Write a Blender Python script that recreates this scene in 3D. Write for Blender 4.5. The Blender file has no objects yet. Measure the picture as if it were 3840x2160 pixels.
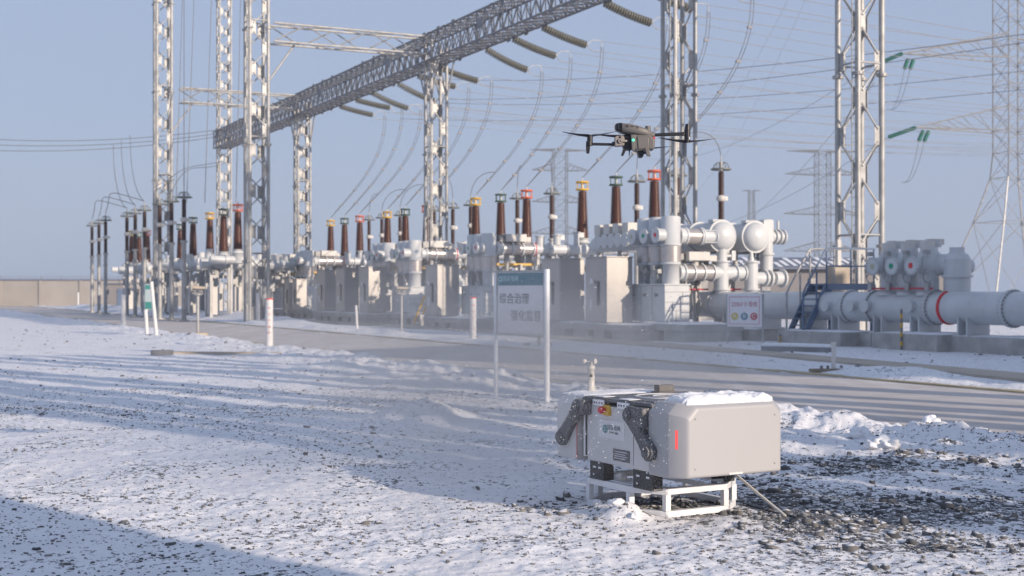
import bpy, math, random
import numpy as np
from mathutils import Vector, Matrix, noise as mnoise

random.seed(7); np.random.seed(7)
S = bpy.context.scene
COL = S.collection
PI = math.pi
F, HOR, CX, CH = 5000.0, 1095.0, 1920.0, 1.6      # focal length in px, horizon row, centre column, camera height
O = Vector((4.6, 44.4, 0)); ANG = math.radians(25.9)
U = Vector((-math.sin(ANG), math.cos(ANG), 0)); W = Vector((math.cos(ANG), math.sin(ANG), 0))
SUN_EL = math.radians(17)
HAZE = .0006
VEIL = .55
SH = Vector((-.745, .667, 0)).normalized()        # the way shadows fall on the ground

# ---------------------------------------------------------------- survey helpers
def UW(u, w, z=0.0): return O + U*u + W*w + Vector((0, 0, z))
def P(x, y, Y): return Vector(((x-CX)/F*Y, Y, CH+(HOR-y)/F*Y))
def G(x, y):
    Y = F*CH/(y-HOR); return Vector(((x-CX)/F*Y, Y, 0))
def u_at(x, w):
    r = (x-CX)/F; b = O + W*w
    return (b.x - r*b.y)/(r*U.y - U.x)
def to_uw(p):
    d = Vector((p[0], p[1], 0)) - O; return d.dot(U), d.dot(W)

# ---------------------------------------------------------------- materials
M = {}
def mat(name, col, rough=.5, metal=0., var=.08, scale=3., bump=0., bscale=40., spec=.5, emit=None, estr=1., dirt=0., snow=0.):
    m = bpy.data.materials.new(name); m.use_nodes = True
    nt = m.node_tree; N = nt.nodes; L = nt.links
    b = N['Principled BSDF']
    b.inputs['Roughness'].default_value = rough; b.inputs['Metallic'].default_value = metal
    b.inputs['Specular IOR Level'].default_value = spec
    tc = N.new('ShaderNodeTexCoord')
    nz = N.new('ShaderNodeTexNoise'); nz.inputs['Scale'].default_value = scale; nz.inputs['Detail'].default_value = 6
    L.new(tc.outputs['Object'], nz.inputs['Vector'])
    mr = N.new('ShaderNodeMapRange'); mr.inputs['From Min'].default_value = .3; mr.inputs['From Max'].default_value = .7
    mr.inputs['To Min'].default_value = 1-var; mr.inputs['To Max'].default_value = 1+var*.6
    L.new(nz.outputs['Fac'], mr.inputs['Value'])
    mx = N.new('ShaderNodeMix'); mx.data_type = 'RGBA'; mx.blend_type = 'MULTIPLY'; mx.inputs['Factor'].default_value = 1
    mx.inputs['A'].default_value = (*col, 1); L.new(mr.outputs['Result'], mx.inputs['B'])
    out = mx.outputs['Result']
    if dirt > 0:
        n2 = N.new('ShaderNodeTexNoise'); n2.inputs['Scale'].default_value = scale*2.3; n2.inputs['Detail'].default_value = 8
        mp = N.new('ShaderNodeMapping'); mp.inputs['Scale'].default_value = (1, 1, .25)
        L.new(tc.outputs['Object'], mp.inputs['Vector']); L.new(mp.outputs['Vector'], n2.inputs['Vector'])
        r2 = N.new('ShaderNodeMapRange'); r2.inputs['From Min'].default_value = .52; r2.inputs['From Max'].default_value = .75
        r2.inputs['To Max'].default_value = dirt; L.new(n2.outputs['Fac'], r2.inputs['Value'])
        m2 = N.new('ShaderNodeMix'); m2.data_type = 'RGBA'; L.new(r2.outputs['Result'], m2.inputs['Factor'])
        L.new(out, m2.inputs['A']); m2.inputs['B'].default_value = (.16, .14, .12, 1); out = m2.outputs['Result']
    if snow > 0:      # flecks of blown snow stuck to the surface
        n3 = N.new('ShaderNodeTexNoise'); n3.inputs['Scale'].default_value = 260; n3.inputs['Detail'].default_value = 2
        L.new(tc.outputs['Object'], n3.inputs['Vector'])
        r3 = N.new('ShaderNodeMapRange'); r3.inputs['From Min'].default_value = .60-.1*snow; r3.inputs['From Max'].default_value = .68-.1*snow
        r3.inputs['To Max'].default_value = .85; L.new(n3.outputs['Fac'], r3.inputs['Value'])
        m3 = N.new('ShaderNodeMix'); m3.data_type = 'RGBA'; L.new(r3.outputs['Result'], m3.inputs['Factor'])
        L.new(out, m3.inputs['A']); m3.inputs['B'].default_value = (.72, .73, .76, 1); out = m3.outputs['Result']
    L.new(out, b.inputs['Base Color'])
    if bump > 0:
        nb = N.new('ShaderNodeTexNoise'); nb.inputs['Scale'].default_value = bscale; nb.inputs['Detail'].default_value = 5
        L.new(tc.outputs['Object'], nb.inputs['Vector'])
        bp = N.new('ShaderNodeBump'); bp.inputs['Strength'].default_value = bump; bp.inputs['Distance'].default_value = .02
        L.new(nb.outputs['Fac'], bp.inputs['Height']); L.new(bp.outputs['Normal'], b.inputs['Normal'])
    if emit:
        b.inputs['Emission Color'].default_value = (*emit, 1); b.inputs['Emission Strength'].default_value = estr
    M[name] = m; return m

mat('galv', (.40, .40, .395), .5, .25, .25, 2.5, dirt=.15)
mat('galv_truss_shaded', (.23, .235, .25), .5, .25, .3, 1.5, dirt=.15)  # galvanised grey darkened, so the truss's shaded side is in the colour
mat('galv_dark', (.25, .25, .26), .5, .5, .2, 4)
mat('white_paint', (.565, .58, .59), .38, 0, .07, 1.5, dirt=.13)
mat('warm_white', (.57, .55, .52), .4, 0, .06, 2, dirt=.08)
mat('satin_steel', (.52, .48, .46), .33, .55, .1, 3)
mat('stainless', (.43, .41, .39), .42, .35, .1, 1.2, dirt=.08)
mat('porcelain', (.085, .035, .026), .3, 0, .25, 4)
mat('porcelain_dark', (.055, .028, .024), .35, 0, .25, 4)
mat('yellow', (.72, .42, .03), .45, 0, .1)
mat('green', (.065, .115, .085), .5, 0, .1)
mat('red', (.66, .13, .05), .45, 0, .1)
mat('grey_ring', (.20, .21, .20), .5, .2, .1)
mat('dot_yellow', (.45, .44, .30), .5); mat('dot_green', (.0, .30, .17), .5); mat('board_teal', (.04, .20, .19), .5, var=.1); mat('board_pale', (.34, .42, .45), .5); mat('dot_red', (.65, .04, .05), .5)
mat('blue_steel', (.13, .18, .27), .5, .1, .15, 3, dirt=.1)
mat('concrete', (.42, .405, .39), .85, 0, .22, 2.5, .3, 30, dirt=.3)
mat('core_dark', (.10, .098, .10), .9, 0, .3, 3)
mat('concrete_tan', (.42, .36, .29), .85, 0, .2, 2, .3, 30, dirt=.2)
mat('road_mat', (.52, .48, .46), .8, 0, .12, .35, .12, 60, spec=.3)
def dust_road():
    m = M['road_mat']; N = m.node_tree.nodes; L = m.node_tree.links; b = N['Principled BSDF']
    src = b.inputs['Base Color'].links[0].from_socket
    tc = N.new('ShaderNodeTexCoord'); mp = N.new('ShaderNodeMapping'); mp.inputs['Rotation'].default_value = (0, 0, -ANG); mp.inputs['Scale'].default_value = (1.3, .10, 1)
    nz = N.new('ShaderNodeTexNoise'); nz.inputs['Scale'].default_value = 1.; nz.inputs['Detail'].default_value = 7; nz.inputs['Roughness'].default_value = .65
    L.new(tc.outputs['Object'], mp.inputs['Vector']); L.new(mp.outputs['Vector'], nz.inputs['Vector'])
    r = N.new('ShaderNodeMapRange'); r.inputs['From Min'].default_value = .48; r.inputs['From Max'].default_value = .72; r.inputs['To Max'].default_value = .55; L.new(nz.outputs['Fac'], r.inputs['Value'])
    x = N.new('ShaderNodeMix'); x.data_type = 'RGBA'; L.new(r.outputs['Result'], x.inputs['Factor']); L.new(src, x.inputs['A']); x.inputs['B'].default_value = (.72, .71, .72, 1)
    n2 = N.new('ShaderNodeTexNoise'); n2.inputs['Scale'].default_value = 1.7; n2.inputs['Detail'].default_value = 9; L.new(tc.outputs['Object'], n2.inputs['Vector'])
    r2 = N.new('ShaderNodeMapRange'); r2.inputs['From Min'].default_value = .3; r2.inputs['From Max'].default_value = .7; r2.inputs['To Min'].default_value = .86; r2.inputs['To Max'].default_value = 1.08; L.new(n2.outputs['Fac'], r2.inputs['Value'])
    y = N.new('ShaderNodeMix'); y.data_type = 'RGBA'; y.blend_type = 'MULTIPLY'; y.inputs['Factor'].default_value = 1; L.new(x.outputs['Result'], y.inputs['A']); L.new(r2.outputs['Result'], y.inputs['B'])
    L.new(y.outputs['Result'], b.inputs['Base Color'])
dust_road()
mat('kerb_mat', (.45, .38, .25), .85, 0, .25, 1.2, .3, 30)
mat('snow_mat', (.80, .81, .84), .75, 0, .05, 5, .5, 22, spec=.25)
mat('wall_beige', (.36, .335, .31), .85, 0, .1, .4, dirt=.1)
mat('wall_grey', (.23, .22, .225), .85, 0, .15, .5)
mat('glass_ins', (.24, .235, .20), .35, 0, .15, 6)
mat('green_ins', (.03, .17, .13), .3, 0, .15, 6)
mat('wire_mat', (.20, .20, .21), .6, .3, .1)
mat('wire_light', (.32, .32, .33), .6, .3, .1)
mat('pylon_mat', (.20, .21, .22), .6, .2, .1)
mat('black', (.02, .02, .022), .55, 0, .2)
mat('arm_black', (.022, .022, .026), .55, 0, .2, snow=.55)
mat('bracket_black', (.018, .018, .02), .5, .1, .2, snow=.15)
mat('dock_grey_sun_tone', (.39, .388, .40), .48, 0, .03, 1.5, .03, 300)  # dock grey darkened for the sunlit front cover
mat('dock_grey_shade_tone', (.60, .595, .60), .5, 0, .04, 2, .03, 300, snow=.12)  # same dock grey lightened to lift the shaded side
mat('sticker', (.66, .66, .68), .45, 0, .02, snow=.1)
mat('logo_grey', (.20, .22, .25), .6); mat('logo_teal', (.12, .30, .30), .6)
mat('pad_dark', (.05, .055, .065), .5, 0, .2, 4, snow=.35)
mat('plate_dark', (.085, .085, .095), .5, .2, .2, snow=.4)
mat('alu', (.80, .81, .84), .35, .15, .06, 4)
mat('led_red', (.7, .05, .05), .4, emit=(1, .12, .1), estr=.55)
mat('led_green', (.1, .7, .4), .4, emit=(.1, 1, .5), estr=1.2)
mat('estop_red', (.6, .04, .06), .4); mat('estop_yellow', (.68, .42, .05), .5)
mat('drone_grey', (.135, .126, .122), .5, 0, .06, 8)
mat('drone_lens', (.01, .01, .012), .12, 0, .05)
mat('gimbal_grey', (.27, .24, .22), .45, 0, .05, 8)
mat('drone_black', (.012, .012, .018), .42, 0, .2)
mat('sign_panel', (.72, .69, .70), .5, 0, .03, 1.5, snow=.0)
mat('sign_teal', (.03, .16, .21), .5, 0, .08, snow=.05)
mat('sign_pale', (.42, .58, .62), .5)
mat('ink', (.075, .078, .085), .6)
mat('sign_white', (.80, .78, .80), .45, 0, .03)
mat('sign_red', (.52, .06, .09), .5); mat('sign_blue', (.05, .22, .30), .5); mat('sign_yellow', (.60, .46, .05), .5)
mat('post_white', (.66, .65, .64), .45, 0, .05, 3, dirt=.05)
mat('post_red', (.60, .10, .10), .5); mat('post_pink', (.55, .28, .28), .55)
mat('wood', (.26, .22, .17), .8, 0, .3, 8)
mat('cable_trench', (.43, .38, .32), .85, 0, .18, .8, .2, 40)
mat('white_rod', (.66, .64, .60), .5)
mat('fleck', (.86, .87, .90), .6)
mat('roof_tile', (.15, .17, .23), .7, 0, .2, 3)

# ---------------------------------------------------------------- mesh builder
class MB:
    def __init__(s): s.v = []; s.f = []; s.sm = []
    def _add(s, vs, fs, sm):
        n = len(s.v); s.v += [tuple(p) for p in vs]
        s.f += [tuple(n+i for i in f) for f in fs]; s.sm += [sm]*len(fs); return s
    def box(s, c, d, R=None):
        c = Vector(c); h = [x/2 for x in d]
        pts = [Vector((sx*h[0], sy*h[1], sz*h[2])) for sx in (-1, 1) for sy in (-1, 1) for sz in (-1, 1)]
        if R is not None: pts = [R @ p for p in pts]
        return s._add([c+p for p in pts], [(0,1,3,2),(4,6,7,5),(0,4,5,1),(2,3,7,6),(0,2,6,4),(1,5,7,3)], False)
    def _frame(s, d):
        d = d.normalized(); a = Vector((0,0,1)) if abs(d.z) < .95 else Vector((1,0,0))
        x = d.cross(a).normalized(); return x, x.cross(d).normalized()
    def cyl(s, p0, p1, r0, r1=None, n=16, caps=True):
        p0, p1 = Vector(p0), Vector(p1); r1 = r0 if r1 is None else r1
        if (p1-p0).length < 1e-6: return s
        x, y = s._frame(p1-p0)
        ring = [(x*math.cos(2*PI*i/n) + y*math.sin(2*PI*i/n)) for i in range(n)]
        a = [p0+q*r0 for q in ring]; b = [p1+q*r1 for q in ring]
        s._add(a+b, [(i, i+n, (i+1) % n+n, (i+1) % n) for i in range(n)], n > 5)
        if caps:
            s._add(a, [tuple(range(n))], False); s._add(b, [tuple(reversed(range(n)))], False)
        return s
    def lathe(s, prof, p, axis=(0,0,1), n=20, smooth=True):
        p = Vector(p); ax = Vector(axis).normalized(); x, y = s._frame(ax)
        vs = []; k = len(prof)
        for r, h in prof:
            for i in range(n):
                a = 2*PI*i/n; vs.append(p + ax*h + (x*math.cos(a)+y*math.sin(a))*r)
        fs = [(j*n+i, (j+1)*n+i, (j+1)*n+(i+1) % n, j*n+(i+1) % n) for j in range(k-1) for i in range(n)]
        s._add(vs, fs, smooth)
        if prof[0][0] > 1e-4: s._add(vs[:n], [tuple(range(n))], False)
        if prof[-1][0] > 1e-4: s._add(vs[-n:], [tuple(reversed(range(n)))], False)
        return s
    def dome(s, p, axis, r, h, n=24, k=7):
        return s.lathe([(r*math.cos(PI/2*i/k)+1e-5, h*math.sin(PI/2*i/k)) for i in range(k+1)], p, axis, n)
    def ring(s, p, axis, R, r, n=24, m=8):
        p = Vector(p); ax = Vector(axis).normalized(); x, y = s._frame(ax); vs = []
        for i in range(n):
            a = 2*PI*i/n; d = x*math.cos(a)+y*math.sin(a)
            for j in range(m):
                b = 2*PI*j/m; vs.append(p + d*(R+r*math.cos(b)) + ax*(r*math.sin(b)))
        return s._add(vs, [(i*m+j, ((i+1) % n)*m+j, ((i+1) % n)*m+(j+1) % m, i*m+(j+1) % m) for i in range(n) for j in range(m)], True)
    def tube(s, pts, r, n=6):
        pts = [Vector(p) for p in pts]; vs = []; k = len(pts)
        for i, p in enumerate(pts):
            d = pts[min(i+1, k-1)] - pts[max(i-1, 0)]
            x, y = s._frame(d)
            rr = r[i] if isinstance(r, (list, tuple)) else r
            for j in range(n):
                a = 2*PI*j/n; vs.append(p + (x*math.cos(a)+y*math.sin(a))*rr)
        s._add(vs, [(i*n+j, (i+1)*n+j, (i+1)*n+(j+1) % n, i*n+(j+1) % n) for i in range(k-1) for j in range(n)], True)
        s._add(vs[:n], [tuple(range(n))], False); s._add(vs[-n:], [tuple(reversed(range(n)))], False); return s
    def bar(s, p0, p1, r): return s.cyl(p0, p1, r, n=4, caps=False)
    def prism(s, pts, d):               # closed outline (list of Vector) pushed along d
        pts = [Vector(p) for p in pts]; d = Vector(d); n = len(pts)
        s._add(pts + [p+d for p in pts], [tuple(reversed(range(n))), tuple(range(n, 2*n))] +
               [(i, (i+1) % n, (i+1) % n+n, i+n) for i in range(n)], False); return s
    def build(s, name, m, parent=None, bevel=0., seg=2):
        me = bpy.data.meshes.new(name); me.from_pydata(s.v, [], s.f)
        me.polygons.foreach_set('use_smooth', s.sm); me.materials.append(M[m] if isinstance(m, str) else m)
        bm_fix(me)
        o = bpy.data.objects.new(name, me); COL.objects.link(o)
        if parent: o.parent = parent
        if bevel > 0:
            b = o.modifiers.new('bevel', 'BEVEL'); b.width = bevel; b.segments = seg; b.limit_method = 'ANGLE'
            for p in me.polygons: p.use_smooth = True
            me.set_sharp_from_angle(angle=math.radians(50))
        return o
import bmesh
def bm_fix(me):
    bm = bmesh.new(); bm.from_mesh(me); bmesh.ops.recalc_face_normals(bm, faces=bm.faces); bm.to_mesh(me); bm.free()

def tag(o, label=None, cat=None, group=None, kind=None):
    if label: o['label'] = label
    if cat: o['category'] = cat
    if group: o['group'] = group
    if kind or label: o['kind'] = kind or 'thing'
    return o
def thing(name, label, cat, loc=(0,0,0), rz=0., group=None):
    o = bpy.data.objects.new(name, None); COL.objects.link(o); o.location = loc; o.rotation_euler = (0, 0, rz)
    return tag(o, label, cat, group)
def copy_tree(o, parent=None):
    c = o.copy(); COL.objects.link(c); c.parent = parent
    for ch in list(o.children): copy_tree(ch, c)
    return c
def again(src, label, loc, rz=None):
    c = copy_tree(src); c.location = loc; c['label'] = label
    if rz is not None: c.rotation_euler = (0, 0, rz)
    return c
def text(name, string, size, m, parent, matrix, depth=.002, align='CENTER', sx=1.):
    cu = bpy.data.curves.new(name, 'FONT'); cu.body = string; cu.size = size; cu.align_x = align; cu.align_y = 'CENTER'
    cu.extrude = depth; cu.resolution_u = 3
    t = bpy.data.objects.new(name, cu); COL.objects.link(t)
    dg = bpy.context.evaluated_depsgraph_get()
    me = bpy.data.meshes.new_from_object(t.evaluated_get(dg)); bpy.data.objects.remove(t)
    me.transform(matrix @ Matrix.Diagonal((sx, 1, 1, 1)))
    me.materials.clear(); me.materials.append(M[m])
    o = bpy.data.objects.new(name, me); COL.objects.link(o); o.parent = parent; return o
def panel_matrix(origin, right, normal):
    r = Vector(right).normalized(); n = Vector(normal).normalized(); up = n.cross(r).normalized()
    m = Matrix.Identity(4)
    for i in range(3): m[i][0] = r[i]; m[i][1] = up[i]; m[i][2] = n[i]; m[i][3] = origin[i]
    return m
def bez(p0, p1, p2, p3, n=24):
    return [p0*(1-t)**3 + p1*3*t*(1-t)**2 + p2*3*t*t*(1-t) + p3*t**3 for t in [i/n for i in range(n+1)]]
def sagline(a, b, sag, n=24):
    a, b = Vector(a), Vector(b)
    return [a.lerp(b, i/n) - Vector((0, 0, sag*4*(i/n)*(1-i/n))) for i in range(n+1)]

# ---------------------------------------------------------------- terrain
def _h(ix, iy, seed):
    h = (ix*374761393 + iy*668265263 + seed*974634777) & 0xFFFFFFFF
    h = ((h ^ (h >> 13))*1274126177) & 0xFFFFFFFF
    h = h ^ (h >> 16); return (h & 0xFFFF)/65535.0
def vnoise(x, y, seed=0):
    x = np.asarray(x, float); y = np.asarray(y, float)
    xi = np.floor(x).astype(np.int64); yi = np.floor(y).astype(np.int64); fx = x-xi; fy = y-yi
    fx = fx*fx*fx*(fx*(fx*6-15)+10); fy = fy*fy*fy*(fy*(fy*6-15)+10)
    a = _h(xi, yi, seed); b = _h(xi+1, yi, seed); c = _h(xi, yi+1, seed); d = _h(xi+1, yi+1, seed)
    return (a*(1-fx)+b*fx)*(1-fy) + (c*(1-fx)+d*fx)*fy - .5
def fbm(x, y, seed=0, o=4):
    t = 0; a = 1.
    for i in range(o): t = t + a*vnoise(x*2**i + 17.3*i, y*2**i - 9.1*i, seed+i); a *= .5
    return t
def sst(x, a, b):
    t = np.clip((np.asarray(x, float)-a)/(b-a), 0, 1); return t*t*(3-2*t)
ROAD_N, ROAD_F = -12.5, -6.8
STRIP = [(700, 1176, 1180), (1100, 1199, 1206), (1800, 1237, 1247), (2185, 1268, 1281), (2700, 1308, 1321), (3554, 1382, 1403), (3900, 1413, 1439)]
def strip_lines():
    a = [G(x, y0) for x, y0, y1 in STRIP]; b = [G(x, y1) for x, y0, y1 in STRIP]; return a, b
_sa, _sb = strip_lines()
_su = np.array([to_uw((p+q)/2)[0] for p, q in zip(_sa, _sb)][::-1]); _sw = np.array([to_uw((p+q)/2)[1] for p, q in zip(_sa, _sb)][::-1])
def height(X, Y):
    X = np.asarray(X, float); Y = np.asarray(Y, float)
    dx, dy = X-O.x, Y-O.y; u = dx*U.x+dy*U.y; w = dx*W.x+dy*W.y
    dist = np.maximum(Y, 4)
    near = 1-sst(dist, 20, 60)
    h = .035*fbm(X*.7, Y*.7, 1, 3) + .022*near*fbm(X*3.2, Y*3.2, 5, 3) + .012*(1-sst(dist, 14, 26))*fbm(X*13, Y*13, 9, 2)
    dn = ROAD_N - w; df = w - ROAD_F
    lump = np.clip(.55 + 1.3*fbm(X*.8, Y*.8, 21, 2) + .75*fbm(X*2.4, Y*2.4, 22, 3) + .38*fbm(X*7, Y*7, 23, 3), 0, 2.2)
    amp = .11 + .075*sst(X, 1.5, 3.5)
    h = h + amp*np.exp(-((dn-.75)/.55)**2)*lump + .07*np.exp(-((dn-1.8)/1.0)**2)*lump
    h = h + .14*np.exp(-((df-.8)/.6)**2)*np.clip(.6+1.5*fbm(X*.7, Y*.7, 31, 3), 0, 2)
    # bank of cleared snow across the far yard
    h = h + .50*np.exp(-((w+4.2)/.9)**2)*sst(u, 20, 34)*(1-sst(u, 90, 120))*np.clip(.9+.5*fbm(X*.5, Y*.5, 33, 2), 0, 2)
    # drifts
    for (px, py, a, sx, sy) in ((1570, 1575, .20, .55, .8), (1690, 1600, .10, .5, .4), (2260, 1925, .07, .18, .16), (2350, 1950, .09, .2, .13), (2070, 1740, .08, .5, .3),
                                (2900, 1955, .05, .5, .2), (1300, 1390, .12, 1.6, 1.2), (1750, 1440, .14, 1.0, 1.0)):
        g = G(px, py); e = np.exp(-((X-g.x)/sx)**2-((Y-g.y)/sy)**2)
        h = h + a*e*(1+.8*fbm(X*4, Y*4, 41, 2))
    inr = sst(w + .14*fbm(X*1.5, Y*1.5, 51, 2), ROAD_N-.12, ROAD_N+.18)*(1-sst(w + .25*fbm(X*1.1, Y*1.1, 52, 2), ROAD_F-.2, ROAD_F+.1))
    h = h*(1-inr) - .05*inr
    ws = np.interp(u, _su, _sw); ins = np.exp(-((w-ws)/.75)**4)*(1-sst(u, 60, 70))
    h = h*(1-.9*ins)
    return np.maximum(h, -.05)
def hz(x, y): return float(height(np.array([x]), np.array([y]))[0])

def bare(X, Y):          # 0 = snow, 1 = swept gravel
    px = CX + F*X/np.maximum(Y, 1); 
    b = sst(X - .10*(Y-9.4), 1.05, 1.9)*(1-sst(Y, 12.2, 13.6))*(.5+.9*fbm(X*.9, Y*.9, 88, 3))*.88*(1-.5*sst(-Y, -9.6, -8.6))
    cxd = np.exp(-((X-1.25)/.5)**2 - ((Y-9.95)/.42)**2)*.9
    b2 = np.exp(-((X-.45)/.5)**2 - ((Y-9.9)/.45)**2)*.33
    dx, dy = X-O.x, Y-O.y; w = dx*W.x+dy*W.y
    b = np.maximum(np.maximum(b, cxd), b2)*(1-sst(w, ROAD_N-2.0, ROAD_N-1.3))
    return np.clip(b + .10, 0, 1)

def build_ground():
    rows = [-80, -30, -8, 0, 3, 4.6] + [F*CH/k for k in np.arange(1330, 240, -2.6)] + [F*CH/k for k in np.arange(240, 20, -1.6)] + [F*CH/k for k in (17, 14, 11, 8, 6, 4, 3, 2)]
    cols = sorted(set([-4, -2.5, -1.6, -1.0, -.7, -.52] + list(np.arange(-.43, .4301, .00125)) + [.52, .7, 1.0, 1.6, 2.5, 4]))
    r = np.array(rows); c = np.array(cols)
    YY = np.repeat(r[:, None], len(c), 1); XX = c[None, :]*np.maximum(YY, 5.0)
    ZZ = height(XX, YY)
    n, m = YY.shape
    v = np.stack([XX, YY, ZZ], -1).reshape(-1, 3)
    i = np.arange(n*m).reshape(n, m)
    q = np.stack([i[:-1, :-1], i[:-1, 1:], i[1:, 1:], i[1:, :-1]], -1).reshape(-1, 4)
    me = bpy.data.meshes.new('ground')
    me.vertices.add(len(v)); me.vertices.foreach_set('co', v.ravel())
    me.loops.add(q.size); me.loops.foreach_set('vertex_index', q.ravel().astype(np.int32))
    me.polygons.add(len(q)); me.polygons.foreach_set('loop_start', np.arange(0, q.size, 4, dtype=np.int32))
    me.update(calc_edges=True); me.validate()
    me.polygons.foreach_set('use_smooth', [True]*len(me.polygons))
    at = me.attributes.new('bare', 'FLOAT', 'POINT'); at.data.foreach_set('value', bare(XX, YY).ravel().astype(np.float32))
    m_ = bpy.data.materials.new('snowy_gravel'); m_.use_nodes = True; nt = m_.node_tree; N = nt.nodes; L = nt.links; b = N['Principled BSDF']
    b.inputs['Roughness'].default_value = .8; b.inputs['Specular IOR Level'].default_value = .2
    tc = N.new('ShaderNodeTexCoord'); A = N.new('ShaderNodeAttribute'); A.attribute_name = 'bare'
    def noise(sc, det=5, rough=.6):
        k = N.new('ShaderNodeTexNoise'); k.inputs['Scale'].default_value = sc; k.inputs['Detail'].default_value = det; k.inputs['Roughness'].default_value = rough
        L.new(tc.outputs['Object'], k.inputs['Vector']); return k
    def math_(op, a, bb, clamp=False):
        k = N.new('ShaderNodeMath'); k.operation = op; k.use_clamp = clamp
        for s, x in zip(k.inputs, (a, bb)):
            if isinstance(x, (int, float)): s.default_value = x
            else: L.new(x, s)
        return k.outputs[0]
    n1 = noise(14, 6, .7); n2 = noise(1.1, 3); n4 = noise(45, 3)
    t = math_('ADD', math_('MULTIPLY', n1.outputs['Fac'], .62), math_('MULTIPLY', n4.outputs['Fac'], .30))
    t = math_('ADD', t, math_('MULTIPLY', n2.outputs['Fac'], .28))       # ~.6 mean
    thr = math_('SUBTRACT', .664, math_('MULTIPLY', A.outputs['Fac'], .17))
    d = math_('SUBTRACT', t, thr)
    mask = math_('MULTIPLY', d, 22, True)
    vo = N.new('ShaderNodeTexVoronoi'); vo.inputs['Scale'].default_value = 28; L.new(tc.outputs['Object'], vo.inputs['Vector'])
    cr = N.new('ShaderNodeValToRGB'); e = cr.color_ramp.elements
    e[0].position = 0; e[0].color = (.05, .052, .06, 1); e[1].position = 1; e[1].color = (.20, .205, .215, 1)
    sep = N.new('ShaderNodeSeparateColor'); L.new(vo.outputs['Color'], sep.inputs[0]); L.new(sep.outputs[0], cr.inputs['Fac'])
    sc = N.new('ShaderNodeValToRGB'); se = sc.color_ramp.elements; se[0].position = .35; se[0].color = (.70, .70, .73, 1); se[1].position = .65; se[1].color = (.83, .83, .86, 1)
    L.new(n2.outputs['Fac'], sc.inputs['Fac'])
    mx = N.new('ShaderNodeMix'); mx.data_type = 'RGBA'; L.new(mask, mx.inputs['Factor']); L.new(sc.outputs['Color'], mx.inputs['A']); L.new(cr.outputs['Color'], mx.inputs['B'])
    L.new(mx.outputs['Result'], b.inputs['Base Color'])
    bp = N.new('ShaderNodeBump'); bp.inputs['Strength'].default_value = .55; bp.inputs['Distance'].default_value = .02
    hh = math_('ADD', math_('MULTIPLY', n1.outputs['Fac'], .8), math_('MULTIPLY', n4.outputs['Fac'], .5))
    L.new(hh, bp.inputs['Height']); L.new(bp.outputs['Normal'], b.inputs['Normal'])
    me.materials.append(m_)
    o = bpy.data.objects.new('ground', me); COL.objects.link(o); o['kind'] = 'structure'; return o
build_ground()

# road, its kerbs, and the cable-trench strip
def ribbon(name, m, rows, z, thick=0., kind='structure'):
    mb = MB()
    for (a, b), (c, d) in zip(rows[:-1], rows[1:]):
        k = [Vector((p.x, p.y, z)) for p in (a, b, d, c)]
        mb._add(k, [(0, 1, 2, 3)], False)
        if thick:
            for p, q in ((a, c), (b, d)):
                mb._add([Vector((p.x, p.y, z)), Vector((q.x, q.y, z)), Vector((q.x, q.y, z-thick)), Vector((p.x, p.y, z-thick))], [(0, 1, 2, 3)], False)
    o = mb.build(name, m); o['kind'] = kind; return o
us = list(range(-60, 160, 4)) + [200, 260, 330]
ribbon('road', 'road_mat', [(UW(u, ROAD_N), UW(u, ROAD_F)) for u in us], -.02)
ribbon('kerb', 'kerb_mat', [(UW(u, ROAD_N-.14), UW(u, ROAD_N+.10)) for u in us], .015, .10)
ribbon('kerb', 'kerb_mat', [(UW(u, ROAD_F-.10), UW(u, ROAD_F+.14)) for u in us], .012, .10)
ribbon('path', 'cable_trench', list(zip(_sb, _sa)), .05, .12)

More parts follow.
